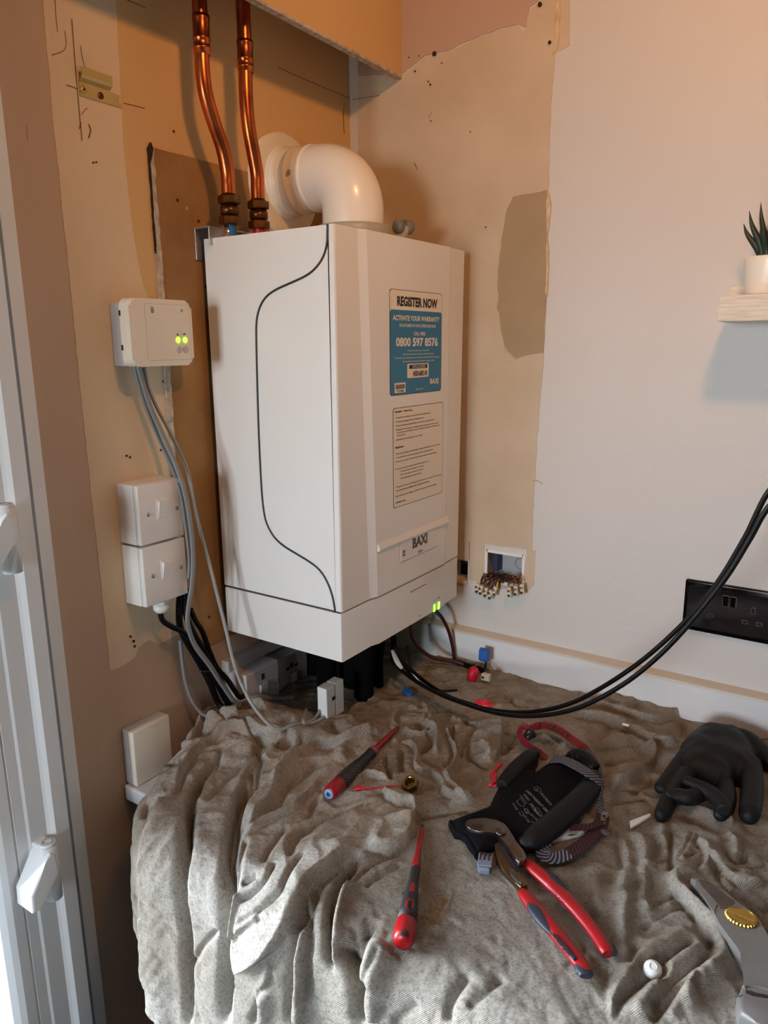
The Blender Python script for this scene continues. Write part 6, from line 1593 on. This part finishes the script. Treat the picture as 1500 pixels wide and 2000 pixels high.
# ---------------------------------------------------------------- dust sheet material and mesh
N = None
def cloth_mat(name, ca, cb, stain_shade, twill, bscale, nap, dirt_shade=.21):
    m = bpy.data.materials.new(name); m.use_nodes = True; nt = m.node_tree; bs = nt.nodes['Principled BSDF']
    N = nt.nodes.new; L_ = nt.links.new
    bs.inputs['Roughness'].default_value = .92; bs.inputs['Specular IOR Level'].default_value = .12
    uvn = N('ShaderNodeUVMap'); tco = N('ShaderNodeTexCoord')
    def noise(scale, det, rough=.5, vec=None, dist=0.0):
        n = N('ShaderNodeTexNoise'); n.inputs['Scale'].default_value = scale; n.inputs['Detail'].default_value = det; n.inputs['Roughness'].default_value = rough; n.inputs['Distortion'].default_value = dist
        L_(vec if vec is not None else tco.outputs['Object'], n.inputs['Vector']); return n
    def rampn(src, p0, p1):
        r = N('ShaderNodeMapRange'); r.inputs['From Min'].default_value = p0; r.inputs['From Max'].default_value = p1; L_(src, r.inputs['Value']); return r
    def mixc(f, a, b_):
        x = N('ShaderNodeMix'); x.data_type = 'RGBA'; L_(f, x.inputs['Factor'])
        for s_, v in (('A', a), ('B', b_)):
            if isinstance(v, tuple): x.inputs[s_].default_value = v
            else: L_(v, x.inputs[s_])
        return x.outputs['Result']
    n1 = noise(4, 5, .62, dist=.6); c1 = mixc(rampn(n1.outputs['Fac'], .38, .64).outputs[0], ca, cb)
    # dirt thickens towards the back and paints in brown shade under the boiler
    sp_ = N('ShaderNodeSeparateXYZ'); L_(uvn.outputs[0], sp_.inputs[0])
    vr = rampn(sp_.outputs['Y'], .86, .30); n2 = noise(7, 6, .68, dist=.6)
    ad = N('ShaderNodeMath'); ad.operation = 'MULTIPLY_ADD'; L_(vr.outputs[0], ad.inputs[0]); ad.inputs[1].default_value = dirt_shade; L_(n2.outputs['Fac'], ad.inputs[2])
    c2 = mixc(rampn(ad.outputs[0], .56, .80).outputs[0], c1, stain_shade)
    n3 = noise(260, 3, .7); c3 = mixc(rampn(n3.outputs['Fac'], .46, .72).outputs[0], c2, tuple([x*.62 for x in cb[:3]]+[1]))
    n4 = noise(40, 5, .75); c4 = mixc(rampn(n4.outputs['Fac'], .56, .76).outputs[0], c3, tuple([x*.55 for x in cb[:3]]+[1]))
    L_(c4, bs.inputs['Base Color'])
    wv = N('ShaderNodeTexWave'); wv.wave_type = 'BANDS'; wv.bands_direction = 'DIAGONAL' if twill else 'X'; wv.inputs['Scale'].default_value = bscale; wv.inputs['Distortion'].default_value = 1.6; wv.inputs['Detail'].default_value = 2; wv.inputs['Detail Scale'].default_value = 1.5
    L_(uvn.outputs[0], wv.inputs['Vector'])
    wf = noise(800, 2, .6); ad2 = N('ShaderNodeMath'); ad2.operation = 'ADD'; L_(wv.outputs['Fac'], ad2.inputs[0]); L_(wf.outputs['Fac'], ad2.inputs[1])
    bp = N('ShaderNodeBump'); bp.inputs['Distance'].default_value = nap; bp.inputs['Strength'].default_value = .9; L_(ad2.outputs[0], bp.inputs['Height'])
    nf = noise(75, 7, .72); bp2 = N('ShaderNodeBump'); bp2.inputs['Distance'].default_value = .0028; bp2.inputs['Strength'].default_value = .9; L_(nf.outputs['Fac'], bp2.inputs['Height']); L_(bp.outputs[0], bp2.inputs['Normal'])
    L_(bp2.outputs[0], bs.inputs['Normal']); return m
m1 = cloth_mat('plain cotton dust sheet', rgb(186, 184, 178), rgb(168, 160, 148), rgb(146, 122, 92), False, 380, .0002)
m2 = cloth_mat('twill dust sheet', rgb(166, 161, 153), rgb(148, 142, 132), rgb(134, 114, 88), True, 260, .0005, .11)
m3 = cloth_mat('worn through lining', rgb(178, 162, 134), rgb(160, 142, 112), rgb(132, 108, 78), False, 380, .0003)
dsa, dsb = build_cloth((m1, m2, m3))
setp(dsa, 'paler plain dust sheet hanging in long folds at the left, ending in a pointed flap', 'dust sheet')
setp(dsb, 'greyer ribbed dust sheet with a worn hole, spread over the worktop under the tools', 'dust sheet')
# ragged worn hole in the sheet: frayed rim
# ---------------------------------------------------------------- light
w = bpy.data.worlds.new('World'); bpy.context.scene.world = w; w.use_nodes = True
nt = w.node_tree; bg = nt.nodes['Background']; tc = nt.nodes.new('ShaderNodeTexCoord'); sx = nt.nodes.new('ShaderNodeSeparateXYZ'); cr = nt.nodes.new('ShaderNodeValToRGB')
mr = nt.nodes.new('ShaderNodeMapRange'); mr.inputs['From Min'].default_value = -1; mr.inputs['From Max'].default_value = 1
nt.links.new(tc.outputs['Generated'], sx.inputs[0]); nt.links.new(sx.outputs['Z'], mr.inputs['Value']); nt.links.new(mr.outputs[0], cr.inputs[0]); nt.links.new(cr.outputs[0], bg.inputs['Color'])
e = cr.color_ramp.elements; e[0].position = .0; e[0].color = (.0012, .0015, .0025, 1); e[1].position = 1.0; e[1].color = (.42, .47, .53, 1)
e0 = e.new(.36); e0.color = (.004, .005, .008, 1); e2 = e.new(.46); e2.color = (.52, .53, .50, 1); e3 = e.new(.54); e3.color = (.86, .93, 1.0, 1); e4 = e.new(.68); e4.color = (.55, .62, .70, 1)
bg.inputs['Strength'].default_value = SKY
def area(name, loc, rot, sx_, sy_, col, en, shape='RECTANGLE', portal=False, spread=math.pi):
    l = bpy.data.lights.new(name, 'AREA'); l.shape = shape; l.size = sx_; l.size_y = sy_; l.color = col; l.energy = en; l.spread = spread
    o = bpy.data.objects.new(name, l); C.objects.link(o); o.location = loc; o.rotation_euler = rot
    if portal: l.cycles.is_portal = True
    return o
area('door_portal', (-0.25, -2.04, 1.08), (0, math.radians(-90), 0), 2.1, 2.5, (1, 1, 1), 1, portal=True)
area('added_window_portal', ((WX0+WX1)/2, RY-.11, (WZ0+WZ1)/2), (math.radians(90), 0, 0), WX1-WX0, WZ1-WZ0, (1, 1, 1), 1, portal=True)
# the ceiling spots of the kitchen
def spot(name, loc, tgt, col, en, ang, blend, r):
    l = bpy.data.lights.new(name, 'SPOT'); l.color = col; l.energy = en; l.spot_size = math.radians(ang); l.spot_blend = blend; l.shadow_soft_size = r
    o = bpy.data.objects.new(name, l); C.objects.link(o); o.location = loc
    o.rotation_euler = (Vector(tgt)-Vector(loc)).to_track_quat('-Z', 'Y').to_euler(); return o
WARM = (1.0, .45, .145)
spot('ceiling_spot', (0.98, -0.84, 2.40), (0.42, -0.06, 1.95), WARM, E1, 125, 1.0, .06)
spot('ceiling_spot', (1.05, -0.90, 2.40), (1.05, -0.90, 0), WARM, E2, 165, 1.0, .06)
spot('ceiling_spot', (1.9, -2.5, 2.40), (1.9, -2.5, 0), WARM, E3, 165, 1.0, .06)
# ---------------------------------------------------------------- camera
cd = bpy.data.cameras.new('camera'); co = bpy.data.objects.new('camera', cd); C.objects.link(co)
cd.sensor_fit = 'VERTICAL'; cd.sensor_height = 36.0; cd.sensor_width = 27.0; cd.lens = FPX/2000*36.0; cd.clip_start = .01
M = Matrix.Identity(4)
for i in range(3): M[i][0] = CR[i]; M[i][1] = CU[i]; M[i][2] = -CF[i]; M[i][3] = CAM[i]
co.matrix_world = M
sc = bpy.context.scene; sc.camera = co
sc.view_settings.view_transform = 'Standard'; sc.view_settings.look = 'None'; sc.view_settings.gamma = 1.0; sc.view_settings.use_curve_mapping = False
sc.view_settings.exposure = EXPO
sc.cycles.use_denoising = True; sc.cycles.max_bounces = 10; sc.cycles.diffuse_bounces = 6; sc.cycles.sample_clamp_indirect = 6.0
for o in bpy.data.objects:
    if 'wl' in o: del o['wl']
